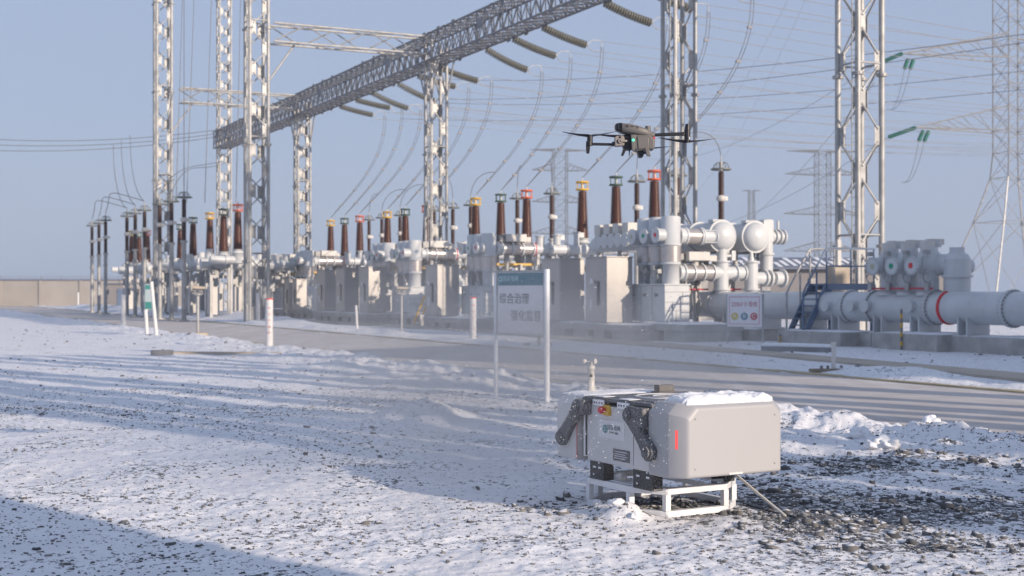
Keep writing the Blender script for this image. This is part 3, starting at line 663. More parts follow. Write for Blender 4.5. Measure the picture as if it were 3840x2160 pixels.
# ---------------------------------------------------------------- gas-insulated switchgear bays
def col_part(t, y, top=4.16, dot='dot_red', cap_x=-.62):
    c = MB().lathe([(.30, 1.87), (.30, 2.52), (.36, 2.53), (.36, 2.57), (.345, 2.575), (.345, 3.17), (.37, 3.175), (.37, 3.22), (.335, 3.225), (.335, top-.05), (.30, top)], (0, y, 0), n=28)
    g = c.build('gas_column', 'white_paint', t)
    MB().lathe([(.352, 2.62), (.352, 3.14)], (0, y, 0), n=28).build('band', 'satin_steel', g)
    cp = MB().cyl((-.30, y, 3.52), (cap_x, y, 3.52), .225, n=24).cyl((cap_x, y, 3.52), (cap_x-.04, y, 3.52), .265, n=24).build('end_cap', 'white_paint', g)
    MB().cyl((cap_x-.04, y, 3.52), (cap_x-.052, y, 3.52), .075, n=16).build('phase_dot', dot, g)
    return g
def make_bay(label, pipe=5.2, rich=True):
    t = thing('switchgear_bay', label, 'switchgear', (0, 0, 0), ANG, 'white gas-insulated switchgear bays')
    for y, d in ((0, 'dot_red'), (.77, 'dot_green'), (1.54, 'dot_yellow')): col_part(t, y, dot=d)
    b = MB().box((.02, .78, 1.21), (.98, 2.3, 1.22)).box((.02, .78, 1.85), (1.06, 2.38, .05))
    cb = b.build('base_cabinet', 'white_paint', t, .01)
    g = MB()
    for z in (1.0, 1.26, 1.6): g.box((.02, -.376, z), (.94, .012, .014))
    for x, z, h in ((-.18, 1.13, .24), (.22, 1.43, .32), (-.05, .8, .38)): g.box((x, -.376, z), (.014, .012, h))
    for y in (.1, .85, 1.5): g.box((-.474, y, 1.5), (.02, .10, .08))
    for y in (.42, 1.15): g.box((-.474, y, 1.22), (.012, .016, 1.15))
    g.build('panel_joint', 'galv_dark', cb)
    # valves between the columns' feet
    v = MB()
    for y in (.36, 1.12):
        v.ring((-.40, y, 2.15), (1, 0, .3), .18, .02, 16, 6).box((-.36, y, 2.42), (.22, .2, .16)).box((-.38, y-.2, 2.0), (.14, .16, .14)).cyl((-.30, y, 1.9), (-.30, y, 2.5), .03, n=8)
    v.build('valve', 'galv', t)
    pp = MB()
    L_ = pipe
    pp.cyl((.3, 0, 3.5), (.55, 0, 3.5), .25, n=24).cyl((2.1, 0, 3.5), (L_, 0, 3.5), .225, n=24)
    for x in (.55, 1.05, 1.55, 2.08, L_-.06): pp.cyl((x, 0, 3.5), (x+.07, 0, 3.5), .30, n=24)
    for x in (2.9, 3.8): pp.cyl((x, 0, 3.5), (x+.08, 0, 3.5), .285, n=24)
    pp.cyl((2.5, 0, 3.5), (2.5, 0, 4.05), .2, n=18).cyl((2.5, 0, 4.05), (2.5, 0, 4.1), .25, n=18)
    pi = pp.build('main_pipe', 'white_paint', t)
    MB().cyl((.62, 0, 3.5), (1.05, 0, 3.5), .245, n=24).cyl((1.12, 0, 3.5), (1.55, 0, 3.5), .245, n=24).cyl((1.62, 0, 3.5), (2.08, 0, 3.5), .245, n=24).build('silver_sleeve', 'satin_steel', pi)
    MB().cyl((2.16, 0, 3.5), (2.21, 0, 3.5), .292, n=24).build('red_ring', 'sign_red', pi)
    db = MB().box((1.25, .05, 3.98), (1.0, .5, .34)).box((1.9, .05, 3.92), (.22, .3, .22)); db.build('drive_box', 'warm_white', t, .015)
    MB().box((.55, .05, 3.95), (.3, .34, .3)).box((1.2, 0, 3.78), (1.3, .1, .06)).build('drive_bracket', 'galv_dark', t)
    for x, r_, h_ in ((3.35, .17, .42), (4.35, .13, .55)):
        MB().cyl((x, 0, 3.7), (x, 0, 3.7+h_), r_, n=16).cyl((x, 0, 3.7+h_), (x, 0, 3.76+h_), r_*1.4, n=16).box((x+.22, .05, 3.62+h_), (.26, .26, .22)).build('drive_head', 'white_paint', t)
    for x in (2.35, 2.75, 3.3, 3.75, 4.3):
        MB().cyl((x, -.04, 3.28), (x, -.04, 3.02), .05, n=10).ring((x+.06, -.08, 3.02), (.2, 1, 0), .11, .022, 14, 5).box((x, -.05, 2.9), (.14, .16, .2)).build('drain_valve', 'galv', t)
    for y in (.15, .9):
        MB().tube([(-.45, y, 2.6), (-.56, y+.06, 2.3), (-.5, y+.2, 2.05), (-.4, y+.32, 2.3)], .018, 6).build('hose', 'galv_dark', t)
    if rich:
        st = MB()
        for y in (0.77, 1.54):
            st.cyl((.3, y, 3.5), (L_, y, 3.5), .225, n=20)
            for x in (.55, 1.55, 2.9, L_-.06): st.cyl((x, y, 3.5), (x+.07, y, 3.5), .3, n=20)
        st.build('rear_pipe', 'white_paint', t)
        rnd = random.Random(5)
        for k in range(26):
            u = MB(); x = rnd.uniform(.9, L_); y = rnd.uniform(-.2, 1.7); z = rnd.uniform(2.35, 3.1)
            if k % 3 == 0: u.cyl((x, y, z), (x, y, 3.3), rnd.uniform(.05, .13), n=10)
            elif k % 3 == 1: u.box((x, y, z), (rnd.uniform(.12, .35), rnd.uniform(.15, .3), rnd.uniform(.12, .3)))
            else: u.ring((x, y, z), (rnd.uniform(-1, 1), 1, rnd.uniform(-.4, .4)), rnd.uniform(.10, .2), .018, 14, 6)
            u.build('valve_block', 'galv', t)
        y_ = MB().box((2.3, .2, 2.82), (3.8, .09, .10)).box((2.3, 1.4, 2.82), (3.8, .09, .10)); y_.build('yellow_rail', 'yellow', t)
        lg = MB()
        for x in (1.5, 3.2, L_-.3):
            for y in (-.1, 1.65): lg.box((x, y, 1.7), (.12, .12, 2.2))
            lg.box((x, .78, 2.75), (.10, 1.9, .12))
        lg.build('support_frame', 'galv', t)
        tk = MB()
        for y in (.0, .8, 1.6): tk.lathe([(.32, 0), (.32, 1.35), (.2, 1.5)], (2.4, y+.1, .8), n=20).cyl((2.4, y+.1, 2.2), (2.4, y+.1, 3.3), .16, n=14)
        tk.build('lower_tank', 'white_paint', t)
    return t
bay = make_bay('white switchgear bay whose triple columns stand directly left of the large text sign')
bay.location = UW(u_at(1834, 1.0), 1.0)
again(bay, 'white switchgear bay with a sunlit pipe left of the post with the red top', UW(u_at(1556, 1.0), 1.0))
again(bay, 'white switchgear bay partly shaded behind the rightmost small grey cabinet of the row', UW(u_at(1458, 1.0), 1.0))
again(bay, 'far white switchgear bay beside the row of small grey cabinets', UW(u_at(1158, 1.0), 1.0))
again(bay, 'farthest white switchgear bay behind the column crossing the truss', UW(u_at(1020, 1.0), 1.0))

# the near bay with the two domed tanks
def near_bay():
    t = thing('switchgear_bay', 'nearest switchgear bay with two domed tanks and stepped white columns', 'switchgear', UW(u_at(2515, 1.0), 1.0), ANG, 'white gas-insulated switchgear bays')
    for y, d in ((0, 'dot_red'), (.77, 'dot_green'), (1.54, 'dot_yellow')): col_part(t, y, dot=d, cap_x=-.58)
    cb = MB().box((.02, .78, 1.21), (.98, 2.3, 1.22)).box((.02, .78, 1.85), (1.06, 2.38, .05)).build('base_cabinet', 'white_paint', t, .01)
    g = MB()
    for z in (.98, 1.26, 1.6): g.box((.02, -.376, z), (.94, .012, .016))
    for x, z, h in ((-.15, 1.13, .26), (.24, 1.43, .32), (-.02, .78, .38), (.28, 1.0, .0)): g.box((x, -.376, z), (.016, .012, max(h, .02)))
    for y in (.1, .85, 1.6): g.box((-.474, y, 1.5), (.02, .10, .09)).ring((-.48, y+.1, 1.5), (1, 0, 0), .05, .012, 12, 5)
    for y in (.42, 1.15): g.box((-.474, y, 1.22), (.012, .016, 1.15))
    g.build('panel_joint', 'galv_dark', cb)
    v = MB()
    for y in (.36, 1.12):
        v.ring((-.42, y, 2.15), (1, 0, .3), .2, .018, 18, 6).box((-.40, y, 2.42), (.22, .2, .16)).box((-.40, y-.22, 2.3), (.16, .2, .14)).cyl((-.30, y, 1.9), (-.30, y, 2.5), .03, n=8).cyl((-.5, y-.2, 2.25), (-.38, y-.2, 2.25), .04, n=10)
    v.build('valve', 'galv', t)
    # upper pipe to the tanks
    up = MB().cyl((.3, 0, 3.5), (.52, 0, 3.5), .28, n=24).cyl((1.2, 0, 3.5), (1.75, 0, 3.5), .24, n=24)
    for x in (.52, 1.12, 1.20, 1.72): up.cyl((x, 0, 3.5), (x+.06, 0, 3.5), .31, n=24)
    for a in range(4):
        dy, dz = .29*math.cos(a*PI/2+.8), .29*math.sin(a*PI/2+.8); up.cyl((1.2, dy, 3.5+dz), (1.75, dy, 3.5+dz), .018, n=6)
    up = up.build('upper_pipe', 'white_paint', t)
    MB().cyl((.58, 0, 3.5), (1.12, 0, 3.5), .265, n=24).build('silver_sleeve', 'satin_steel', up)
    # lower pipe
    lp = MB().cyl((.28, 0, 2.26), (.45, 0, 2.26), .26, n=24)
    for x in (.45, .82, 1.22, 1.62): lp.cyl((x, 0, 2.26), (x+.06, 0, 2.26), .31, n=24)
    lp.cyl((1.62, 0, 2.26), (2.95, 0, 2.26), .23, n=24).cyl((2.6, 0, 2.26), (2.66, 0, 2.26), .29, n=24).cyl((2.95, 0, 2.26), (3.0, 0, 2.26), .28, n=24)
    lp = lp.build('lower_pipe', 'white_paint', t)
    MB().cyl((.51, 0, 2.26), (.82, 0, 2.26), .265, n=24).cyl((.88, 0, 2.26), (1.22, 0, 2.26), .265, n=24).cyl((1.28, 0, 2.26), (1.62, 0, 2.26), .265, n=24).build('silver_sleeve', 'satin_steel', lp)
    db = MB().box((1.0, -.05, 2.82), (.85, .42, .3)).box((1.6, -.05, 2.75), (.3, .3, .2)).cyl((1.0, 0, 2.45), (1.0, 0, 2.7), .1, n=12); db.build('drive_box', 'warm_white', t, .015)
    MB().box((.4, .1, 2.8), (.3, .3, .2)).box((.9, .12, 2.62), (1.1, .1, .06)).build('drive_bracket', 'galv_dark', t)
    for x in (2.08, 3.46):                      # big tanks lying away from the viewer
        k = MB().cyl((x, .0, 3.53), (x, 3.9, 3.53), .50, n=36).cyl((x, -.05, 3.53), (x, .05, 3.53), .57, n=36)
        for y in (1.3, 2.6): k.cyl((x, y, 3.53), (x, y+.08, 3.53), .55, n=36)
        k = k.build('tank', 'white_paint', t)
        MB().dome((x, -.05, 3.53), (0, -1, 0), .50, .34, 36, 9).build('tank_dome', 'white_paint', k)
        MB().box((x-.12, .25, 4.06), (.34, .3, .1)).cyl((x+.1, .6, 4.0), (x+.1, .6, 4.12), .13, n=14).build('tank_lug', 'white_paint', k)
    # vertical drops to the busbar tube
    for x in (2.08, 3.32):
        d = MB().cyl((x, 0, 1.5), (x, 0, 2.62), .235, n=24).cyl((x, 0, 2.62), (x, 0, 2.68), .29, n=24).cyl((x, 0, 1.66), (x, 0, 1.72), .31, n=24)
        if x < 3: d.cyl((x, 0, 2.68), (x, 0, 3.1), .19, n=20).box((x+.45, 0, 2.86), (.16, .16, .34)).cyl((x, 0, 2.85), (x+.4, 0, 2.85), .06, n=10)
        else: d.lathe([(.12, 2.68), (.06, 2.95), (.05, 3.1)], (x, 0, 0), n=14)
        d.build('drop_pipe', 'white_paint', t)
    MB().cyl((3.32, 0, 2.08), (4.0, 0, 2.08), .22, n=22).cyl((3.85, 0, 2.08), (3.92, 0, 2.08), .30, n=22).cyl((4.05, 0, 2.08), (4.12, 0, 2.08), .30, n=22).cyl((4.3, 0, 2.08), (4.62, 0, 2.08), .24, n=22).cyl((4.62, 0, 2.08), (4.68, 0, 2.08), .33, n=22).build('cross_pipe', 'white_paint', t)
    rc = MB().cyl((4.12, .2, 2.0), (4.12, .2, 4.15), .225, n=22).cyl((4.12, .2, 2.9), (4.12, .2, 2.98), .28, n=22).box((4.05, .2, 3.75), (.42, .46, .75)).cyl((4.3, .2, 3.55), (4.8, .2, 3.55), .2, n=20)
    for x in (4.42, 4.62, 4.8): rc.cyl((x, .2, 3.55), (x+.05, .2, 3.55), .27, n=20)
    rc.lathe([(.05, 0), (.05, .3)], (4.62, .2, 3.82), n=8).build('riser', 'white_paint', t)
    rr = MB().cyl((.75, .5, 1.69), (1.85, .5, 1.69), .03, n=8).cyl((2.6, .5, 1.69), (3.25, .5, 1.69), .03, n=8); rr.build('red_rail', 'sign_red', t)
    sp = MB().box((.9, .55, 1.3), (.14, .14, 1.6), Matrix.Rotation(.5, 3, 'Y')).box((2.75, .8, 1.3), (.55, .5, 1.5))
    for x in (1.5, 2.7, 3.9):
        for y in (.7, 2.3): sp.box((x, y, 1.75), (.12, .12, 2.6))
        sp.box((x, 1.5, 3.0), (.1, 2.0, .1))
    sp.build('support_frame', 'galv', t)
    rnd = random.Random(8)
    for k in range(16):
        x, y, z = rnd.uniform(1.2, 4.4), rnd.uniform(.3, 2.2), rnd.uniform(1.75, 2.95)
        sv = MB()
        if k % 2: sv.box((x, y, z), (rnd.uniform(.1, .3), .2, rnd.uniform(.12, .3)))
        else: sv.cyl((x, y, z), (x, y, z+.5), rnd.uniform(.05, .14), n=12)
        sv.build('valve_block', 'galv', t)
    cv = MB()
    for k in range(5):
        y = .3+.5*k; cv.tube([(1.25, y, .62), (1.35, y-.1, 1.2), (1.2+.1*k, y, 1.9), (1.6, y, 2.4)], .03, 6)
    cv.build('hose', 'galv_dark', t)
near_bay()

# caps and blocks between near bay and next: shaded tank row left of the first columns
t = thing('valve_manifold', 'small shaded valve blocks perched left of the nearest columns', 'valve block', UW(u_at(2310, 2.2), 2.2), ANG)
m = MB()
for k in range(5): m.cyl((-.3+k*.05, -1.2+.6*k, 3.55), (.5, -1.2+.6*k, 3.55), .23, n=18).cyl((-.34+k*.05, -1.2+.6*k, 3.55), (-.28+k*.05, -1.2+.6*k, 3.55), .28, n=18)
m.cyl((.4, -1.4, 3.45), (.4, 2.2, 3.45), .3, n=20); m.build('tank_row', 'white_paint', t)
m = MB()
for k in range(4): m.box((.1, -.9+.7*k, 4.0), (.5, .45, .4))
m.build('drive_box', 'warm_white', t, .02)
m = MB()
for y in (-1.2, .4, 2.0): m.box((.4, y, 1.6), (.14, .14, 3.2))
m.build('support_frame', 'galv', t)

# ---------------------------------------------------------------- busbar tube on the right
BW = 3.1
t = thing('busbar_tube', 'long horizontal grey-white tube on saddles running out of the right side', 'gas tube', UW(0, BW), ANG)
m = MB().cyl((0, 1.9, 1.17), (0, -19, 1.17), .44, n=40)
b_ = m.build('tube_body', 'white_paint', t)
MB().dome((0, 1.9, 1.17), (0, 1, 0), .44, .2, 40, 6).build('tube_end', 'white_paint', t)
fu = [u_at(x, BW) for x in (2690, 2870, 3195, 3287, 3510, 3800)]
for u in fu:
    fm = MB(); bm_ = MB(); fm.cyl((0, u-.05, 1.17), (0, u-.004, 1.17), .50, n=40).cyl((0, u+.004, 1.17), (0, u+.05, 1.17), .50, n=40)
    for k in range(28):
        a = 2*PI*k/28; bm_.cyl((.472*math.cos(a), u-.085, 1.17+.472*math.sin(a)), (.472*math.cos(a), u+.085, 1.17+.472*math.sin(a)), .017, n=6)
    bm_.build('flange_bolts', 'galv_dark', fm.build('flange', 'white_paint', t))
e = u_at(3562, BW); MB().cyl((0, e-.04, 1.17), (0, e+.04, 1.17), .47, n=40).build('red_ring', 'dot_red', t)
for x in (3150, 3245, 3300, 3465, 2790): u = u_at(x, BW); MB().cyl((-.3, u, 1.2), (-.58, u, 1.2), .15, n=20).cyl((-.58, u, 1.2), (-.61, u, 1.2), .18, n=20).build('hand_port', 'white_paint', t)
for x in (2760, 2880, 3050, 3170, 3330, 3470, 3650):
    u = u_at(x, BW); sd = MB()
    for du in (-.16, .16): sd.box((0, u+du, .66), (.8, .05, .52))
    sd.box((0, u, .42), (.95, .55, .06)).build('saddle', 'white_paint', t)

# right-hand bay riding on the tube
t = thing('switchgear_bay', 'shaded switchgear bay on the tube at the right edge with green and red dots', 'switchgear', UW(u_at(3492, BW), BW), ANG, 'white gas-insulated switchgear bays')
for k, d in enumerate(('dot_red', 'dot_green', 'dot_yellow')):
    y = .08+.78*k
    g = MB().lathe([(.36, 1.5), (.36, 1.62), (.27, 1.63), (.27, 2.15), (.33, 2.2), (.33, 2.62), (.24, 2.75), (.24, 2.85)], (0, y, 0), n=26).cyl((-.15, y, 2.33), (-.62, y, 2.33), .21, n=24).cyl((.1, y, 2.33), (1.5, y, 2.33), .21, n=24)
    g.cyl((-.62, y, 2.33), (-.67, y, 2.33), .26, n=24).lathe([(.15, 2.85), (.15, 3.02)], (.25, y, 0), n=16)
    g = g.build('gas_column', 'white_paint', t); MB().cyl((-.67, y, 2.33), (-.684, y, 2.33), .08, n=16).build('phase_dot', d, g)
    bb = MB()
    for j in range(16): a = 2*PI*j/16; bb.cyl((-.69, y+.235*math.cos(a), 2.33+.235*math.sin(a)), (-.6, y+.235*math.cos(a), 2.33+.235*math.sin(a)), .013, n=6)
    bb.build('bolt_ring', 'galv_dark', g)
    MB().lathe([(.2, 2.74), (.2, 3.0), (.13, 3.02)], (-.05, y, 0), n=18).box((.3, y+.1, 3.0), (.5, .22, .16)).build('top_block', 'warm_white', t)
MB().cyl((.25, -.72, 1.5), (.25, -.72, 2.5), .36, n=30).lathe([(.36, 2.5), (.30, 2.62), (.2, 2.68), (.2, 2.82)], (.25, -.72, 0), n=30).cyl((.25, -.72, 2.0), (.25, -.72, 2.07), .42, n=30).build('end_tank', 'white_paint', t)
MB().cyl((.2, .1, 2.35), (.2, -.6, 2.35), .30, n=26).build('link_pipe', 'white_paint', t)
MB().box((-.38, .85, 1.70), (.05, 2.6, .05)).build('red_rail', 'sign_red', t)
m = MB()
for y in (-.3, .48, 1.25, 2.0): m.ring((-.42, y, 2.0), (1, .2, 0), .14, .018, 16, 6).box((-.40, y, 1.75), (.12, .14, .2)).box((-.36, y+.1, 2.7), (.16, .14, .12)).tube([(-.4, y, 1.75), (-.5, y+.1, 2.0), (-.42, y+.18, 2.6)], .018, 6)
m.build('valve', 'galv', t)

# steel stair with platform
st = thing('steel_stair', 'blue-grey steep steel stair with handrails leaning over the tube', 'stair', UW(u_at(2990, 2.2), 2.2), ANG)
sl = Matrix.Rotation(math.radians(-60), 3, 'Y')
for y in (-.38, .38):
    MB().box((.45, y, 1.12), (1.62, .05, .2), sl).build('stringer', 'blue_steel', st)
tr = MB()
for k in range(6): tr.box((.14+.115*k, 0, .58+.2*k), (.22, .72, .03))
tr.build('tread', 'blue_steel', st)
MB().box((1.75, 0, 1.83), (1.9, .85, .06)).box((1.75, -.42, 1.74), (1.9, .05, .16)).box((1.75, .42, 1.74), (1.9, .05, .16)).build('platform', 'blue_steel', st)
for y in (-.4, .4):
    h = MB()
    h.cyl((-.1, y, .42), (-.1, y, 1.55), .035, n=10).cyl((.42, y, 1.2), (.42, y, 2.2), .03, n=10)
    h.tube([(-.1, y, 1.55), (.0, y, 1.75), (.78, y, 2.92), (1.0, y, 2.95), (2.7, y, 2.95)], .03, 8)
    h.cyl((.8, y, 1.85), (.8, y, 2.95), .03, n=10).cyl((1.75, y, 1.85), (1.75, y, 2.95), .03, n=10).cyl((2.66, y, .4), (2.66, y, 2.95), .03, n=10)
    h.cyl((.8, y, 2.4), (2.7, y, 2.4), .022, n=8)
    h.build('handrail', 'blue_steel' if y < 0 else 'galv', st)
lg = MB()
for y in (-.38, .38):
    lg.box((.95, y, 1.08), (.10, .08, 1.45)).box((2.6, y, 1.08), (.10, .08, 1.45))
lg.cyl((.95, -.38, .6), (2.6, -.38, 1.7), .03, n=8); lg.build('stair_leg', 'blue_steel', st)

# plinths
def plinth(label, u0, u1, w0, w1, h, snowy=True, piers=0):
    c = UW((u0+u1)/2, (w0+w1)/2); t = thing('concrete_plinth', label, 'plinth', c, ANG, 'concrete plinths')
    a, b = (u1-u0), (w1-w0)
    if piers:
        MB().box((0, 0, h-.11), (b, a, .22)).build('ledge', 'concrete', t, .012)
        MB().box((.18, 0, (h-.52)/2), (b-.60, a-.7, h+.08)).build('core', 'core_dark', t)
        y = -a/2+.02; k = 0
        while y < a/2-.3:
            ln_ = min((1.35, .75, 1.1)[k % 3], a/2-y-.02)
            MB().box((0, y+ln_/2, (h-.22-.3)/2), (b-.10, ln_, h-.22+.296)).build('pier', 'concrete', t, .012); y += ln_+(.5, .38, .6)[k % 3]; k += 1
    else: MB().box((0, 0, (h-.3)/2), (b, a, h+.3)).build('block', 'concrete', t, .012)
    if snowy:
        n = max(4, int(a/.25)); mm = max(3, int(b/.25)); vs = []; fs = []
        for i in range(n+1):
            for j in range(mm+1):
                e = min(i, n-i, j, mm-j)
                x = -b/2+.02+(b-.04)*j/mm; y = -a/2+.02+(a-.04)*i/n
                z = h + .004 + (0 if e == 0 else .035+.03*float(vnoise(x*2.1+u0, y*2.1+w0, 3)))
                vs.append((x, y, z))
        for i in range(n):
            for j in range(mm): fs.append((i*(mm+1)+j, i*(mm+1)+j+1, (i+1)*(mm+1)+j+1, (i+1)*(mm+1)+j))
        k = MB(); k._add(vs, fs, True); k.build('snow_cap', 'snow_mat', t)
    return t
def cu(x, w): return u_at(x, w)
plinth('long grey plinth under the stainless cabinet and the near columns', cu(2605, .3), cu(2385, .0), -.05, 2.2, .55, True, 1)
plinth('grey plinth in front of the stainless cabinet pair', cu(2372, -.9), cu(2075, -.9), -.95, 1.9, .5, True, 1)
plinth('low plinth carrying the bay behind the text sign', cu(2040, .3), cu(1755, .3), .3, 2.2, .52, True, 1)
plinth('plinth under the single grey cabinet left of the red-topped post', cu(1735, -.9), cu(1590, -.9), -.95, 2.0, .48, True, 1)
plinth('plinth left of the yellow leaning rail', cu(1575, .3), cu(1390, .3), .3, 2.2, .5, True, 1)
plinth('plinth carrying the row of small grey cabinets', cu(1380, -.9), cu(1180, -.9), -.95, 2.0, .5, True, 1)
plinth('far plinth behind the column crossing the truss', cu(1170, .3), cu(1000, .3), .3, 2.0, .5, True, 1)
plinth('dark plinth under the tube behind the phase sign', cu(2830, 2.4), cu(2640, 2.4), 2.4, 3.9, .38)
plinth('long concrete plinth with the steel stair on it', cu(3130, 1.7), cu(2915, 1.9), 1.9, 3.6, .42)
plinth('concrete plinth under the tube left of the striped stripe post', cu(3265, 2.6), cu(3140, 2.6), 2.6, 3.7, .40, False)
plinth('rightmost concrete plinth with a yellow striped strip', cu(3512, 2.1), cu(3268, 2.1), 2.1, 3.9, .45)
plinth('plinth under the tube outside the right edge', cu(3850, 2.6), cu(3560, 2.6), 2.6, 3.8, .42)
for x, w, y0, y1, lab in ((3380, 2.05, 1290, 1160, 'tall yellow and black striped strip before the rightmost plinth'), (2925, 1.85, 1290, 1255, 'short yellow and black striped strip on the stair plinth')):
    p = UW(u_at(x, w), w); t = thing('striped_post', lab, 'marker post', p, ANG, 'striped marker posts')
    Hh = CH+(HOR-y1)/F*p.y
    a = MB(); b2 = MB(); n = 9 if Hh > 1 else 5
    for k in range(n):
        (a if k % 2 else b2).box((0, 0, (k+.5)*Hh/n), (.06, .03, Hh/n))
    a.build('yellow_stripe', 'estop_yellow', t); b2.build('black_stripe', 'galv_dark', t)

# ---------------------------------------------------------------- stainless cabinets
def cabinet(label, x0, xc, x1, ytop, w, zb=.55, mesh='stainless', door=True):
    """near vertical edge at column xc, left face to x0, right face to x1"""
    u = u_at(xc, w); p = UW(u, w); Hh = CH+(HOR-ytop)/F*p.y - zb
    # length of the left face along U and of the right face along W
    r0 = (x0-CX)/F; lu = (p.x - r0*p.y)/(r0*U.y - U.x)
    r1 = (x1-CX)/F; lw = (r1*p.y - p.x)/(W.x - r1*W.y)
    lu = max(.5, min(1.6, lu)); lw = max(.4, min(1.6, lw))
    t = thing('control_cabinet', label, 'cabinet', p + Vector((0, 0, zb)), ANG, 'stainless control cabinets')
    MB().box((lw/2, lu/2, Hh/2), (lw, lu, Hh)).build('body', mesh, t, .015)
    MB().box((lw/2, lu/2, Hh+.022), (lw+.05, lu+.05, .04)).build('cap', mesh, t, .008)
    if door:
        d = MB().box((-.006, lu/2, Hh/2), (.016, lu-.1, Hh-.16)).build('door', mesh, t, .006)
        MB().prism([(-.03, lu*.36+.085*math.cos(a)*1.1, Hh*.45+(.34 if math.sin(a) > 0 else -.34)+.085*math.sin(a)) for a in [k*PI/8 for k in range(16)]], (.012, 0, 0)).build('window', 'black', d)
        MB().box((-.02, lu*.68, Hh*.64), (.012, .18, .16)).box((-.02, lu*.70, Hh*.28), (.012, .2, .36)).build('label_plate', 'sticker', d)
        MB().box((-.03, lu*.5, Hh*.62), (.03, .04, .14)).build('handle', 'galv_dark', d)
    return t
cabinet('large sunlit stainless cabinet left of the nearest white columns', 2195, 2275, 2372, 965, -.75)
cabinet('stainless cabinet half hidden behind the right sign post', 2030, 2101, 2192, 972, -.75)
cabinet('grey cabinet with a dark oval window left of the red-topped post', 1595, 1640, 1722, 995, -.75)
cabinet('rightmost cabinet of the dark grey row, with a sunlit top corner', 1347, 1382, 1449, 1003, -.75)
cabinet('middle cabinet of the dark grey row', 1259, 1292, 1346, 1007, -.75)
cabinet('left cabinet of the dark grey row beside a pale blue tank', 1187, 1219, 1259, 1014, -.75)
cabinet('short grey cabinet left of the pale blue tank', 1096, 1112, 1151, 1048, -.75)
cabinet('narrow short grey cabinet beside another, left of the tank', 1067, 1084, 1096, 1050, -.75)
cabinet('cream cabinet with a big handwheel before it', 1000, 1012, 1077, 1024, 1.2, .5, 'warm_white', False)
# yellow leaning rail
p = UW(u_at(1552, .2), .2); q = UW(u_at(1592, .5), .5)
tag(MB().tube([p+Vector((0, 0, .1)), q+Vector((0, 0, 1.4))], .05, 8).tube([p+W*.28+Vector((0, 0, .1)), q+W*.28+Vector((0, 0, 1.4))], .05, 8).build('leaning_rail', 'yellow'), 'yellow pipe rail leaning against the grey cabinet', 'rail')
# pale-blue tank between cabinets
t = thing('gas_tank', 'pale upright tank between two grey cabinets', 'tank', UW(u_at(1165, .7), .7), ANG)
MB().lathe([(.38, .5), (.38, 1.75), (.3, 1.9), (.12, 2.0)], (0, 0, 0), n=24).build('shell', 'white_paint', t)
MB().box((.2, 0, 2.2), (.5, .4, .3)).cyl((0, 0, 1.9), (0, 0, 2.3), .12, n=12).build('valve', 'warm_white', t)
for x, y, R, lab in ((1007, 1077, .50, 'large dark handwheel left of the short grey cabinets'), (1152, 1160, .22, 'small dark handwheel low beside the pale tank')):
    p = UW(u_at(x, -.3), -.3); p.z = CH+(HOR-y)/F*p.y
    t = thing('handwheel', lab, 'wheel', p, ANG, 'handwheels')
    MB().ring((0, 0, 0), (-.4, -1, 0), R, .028, 28, 6).build('rim', 'galv_dark', t)
    m = MB()
    for k in range(3):
        a = k*PI/3; v = Vector((.93*math.cos(a), -.37*math.cos(a), math.sin(a)))*R; m.cyl(v, -v, .015, n=6)
    m.build('spoke', 'galv_dark', t); MB().cyl((0, 0, 0), (.35, .8, 0), .04, n=8).cyl((.33, .75, 0), (.33, .75, -p.z), .06, n=8).build('shaft', 'galv', t)

# far-left yard clutter: supports, boxes and drums under the left bushings
def yard_frame(x, Y, lab, w=3.0):
    p = P(x, HOR, Y); p.z = 0
    t = thing('switch_frame', lab, 'steel frame', p, ANG, 'equipment frames in the far left yard')
    m = MB()
    for a in (-w/2, w/2):
        for b in (-.5, .5): MB().box((a, b, 1.45), (.16, .16, 2.9)).build('leg', 'galv', t)
    g = MB().cyl((-w/2-.5, 0, 3.25), (w/2+.5, 0, 3.25), .3, n=20)
    rnd = random.Random(int(x))
    for k in range(5):
        a = -w/2+w*k/4; g.cyl((a, 0, 3.25), (a, 0, 3.7+rnd.uniform(0, .4)), .22, n=16).cyl((a-.05, 0, 3.25), (a+.05, 0, 3.25), .38, n=18)
    g.build('gas_pipe', 'white_paint', t)
    for k in range(10): MB().box((rnd.uniform(-w/2, w/2), rnd.uniform(-.7, .3), rnd.uniform(2.2, 2.95)), (rnd.uniform(.15, .5), .3, rnd.uniform(.15, .45))).build('valve_block', 'galv', t)
    for k in range(3): MB().box((-w/2+w*k/2+.2, -.2, 1.1), (.6, .5, 1.6)).build('drive_box', 'warm_white', t)
yard_frame(880, 78, 'white equipment frame under the red-caged bushing left of the crossing column')
yard_frame(800, 84, 'white equipment frame under the yellow-caged bushing at left')
yard_frame(720, 88, 'white equipment frame under the dark-caged bushing beside the tallest thin pole')
yard_frame(620, 95, 'white equipment frame behind the leftmost lattice column')
yard_frame(545, 103, 'white equipment frame behind the three thin ringed poles')
yard_frame(1060, 88, 'white equipment frame between the crossing column and the cream cabinet', 4)
yard_frame(985, 82, 'white equipment frame seen through the column crossing the truss', 3)

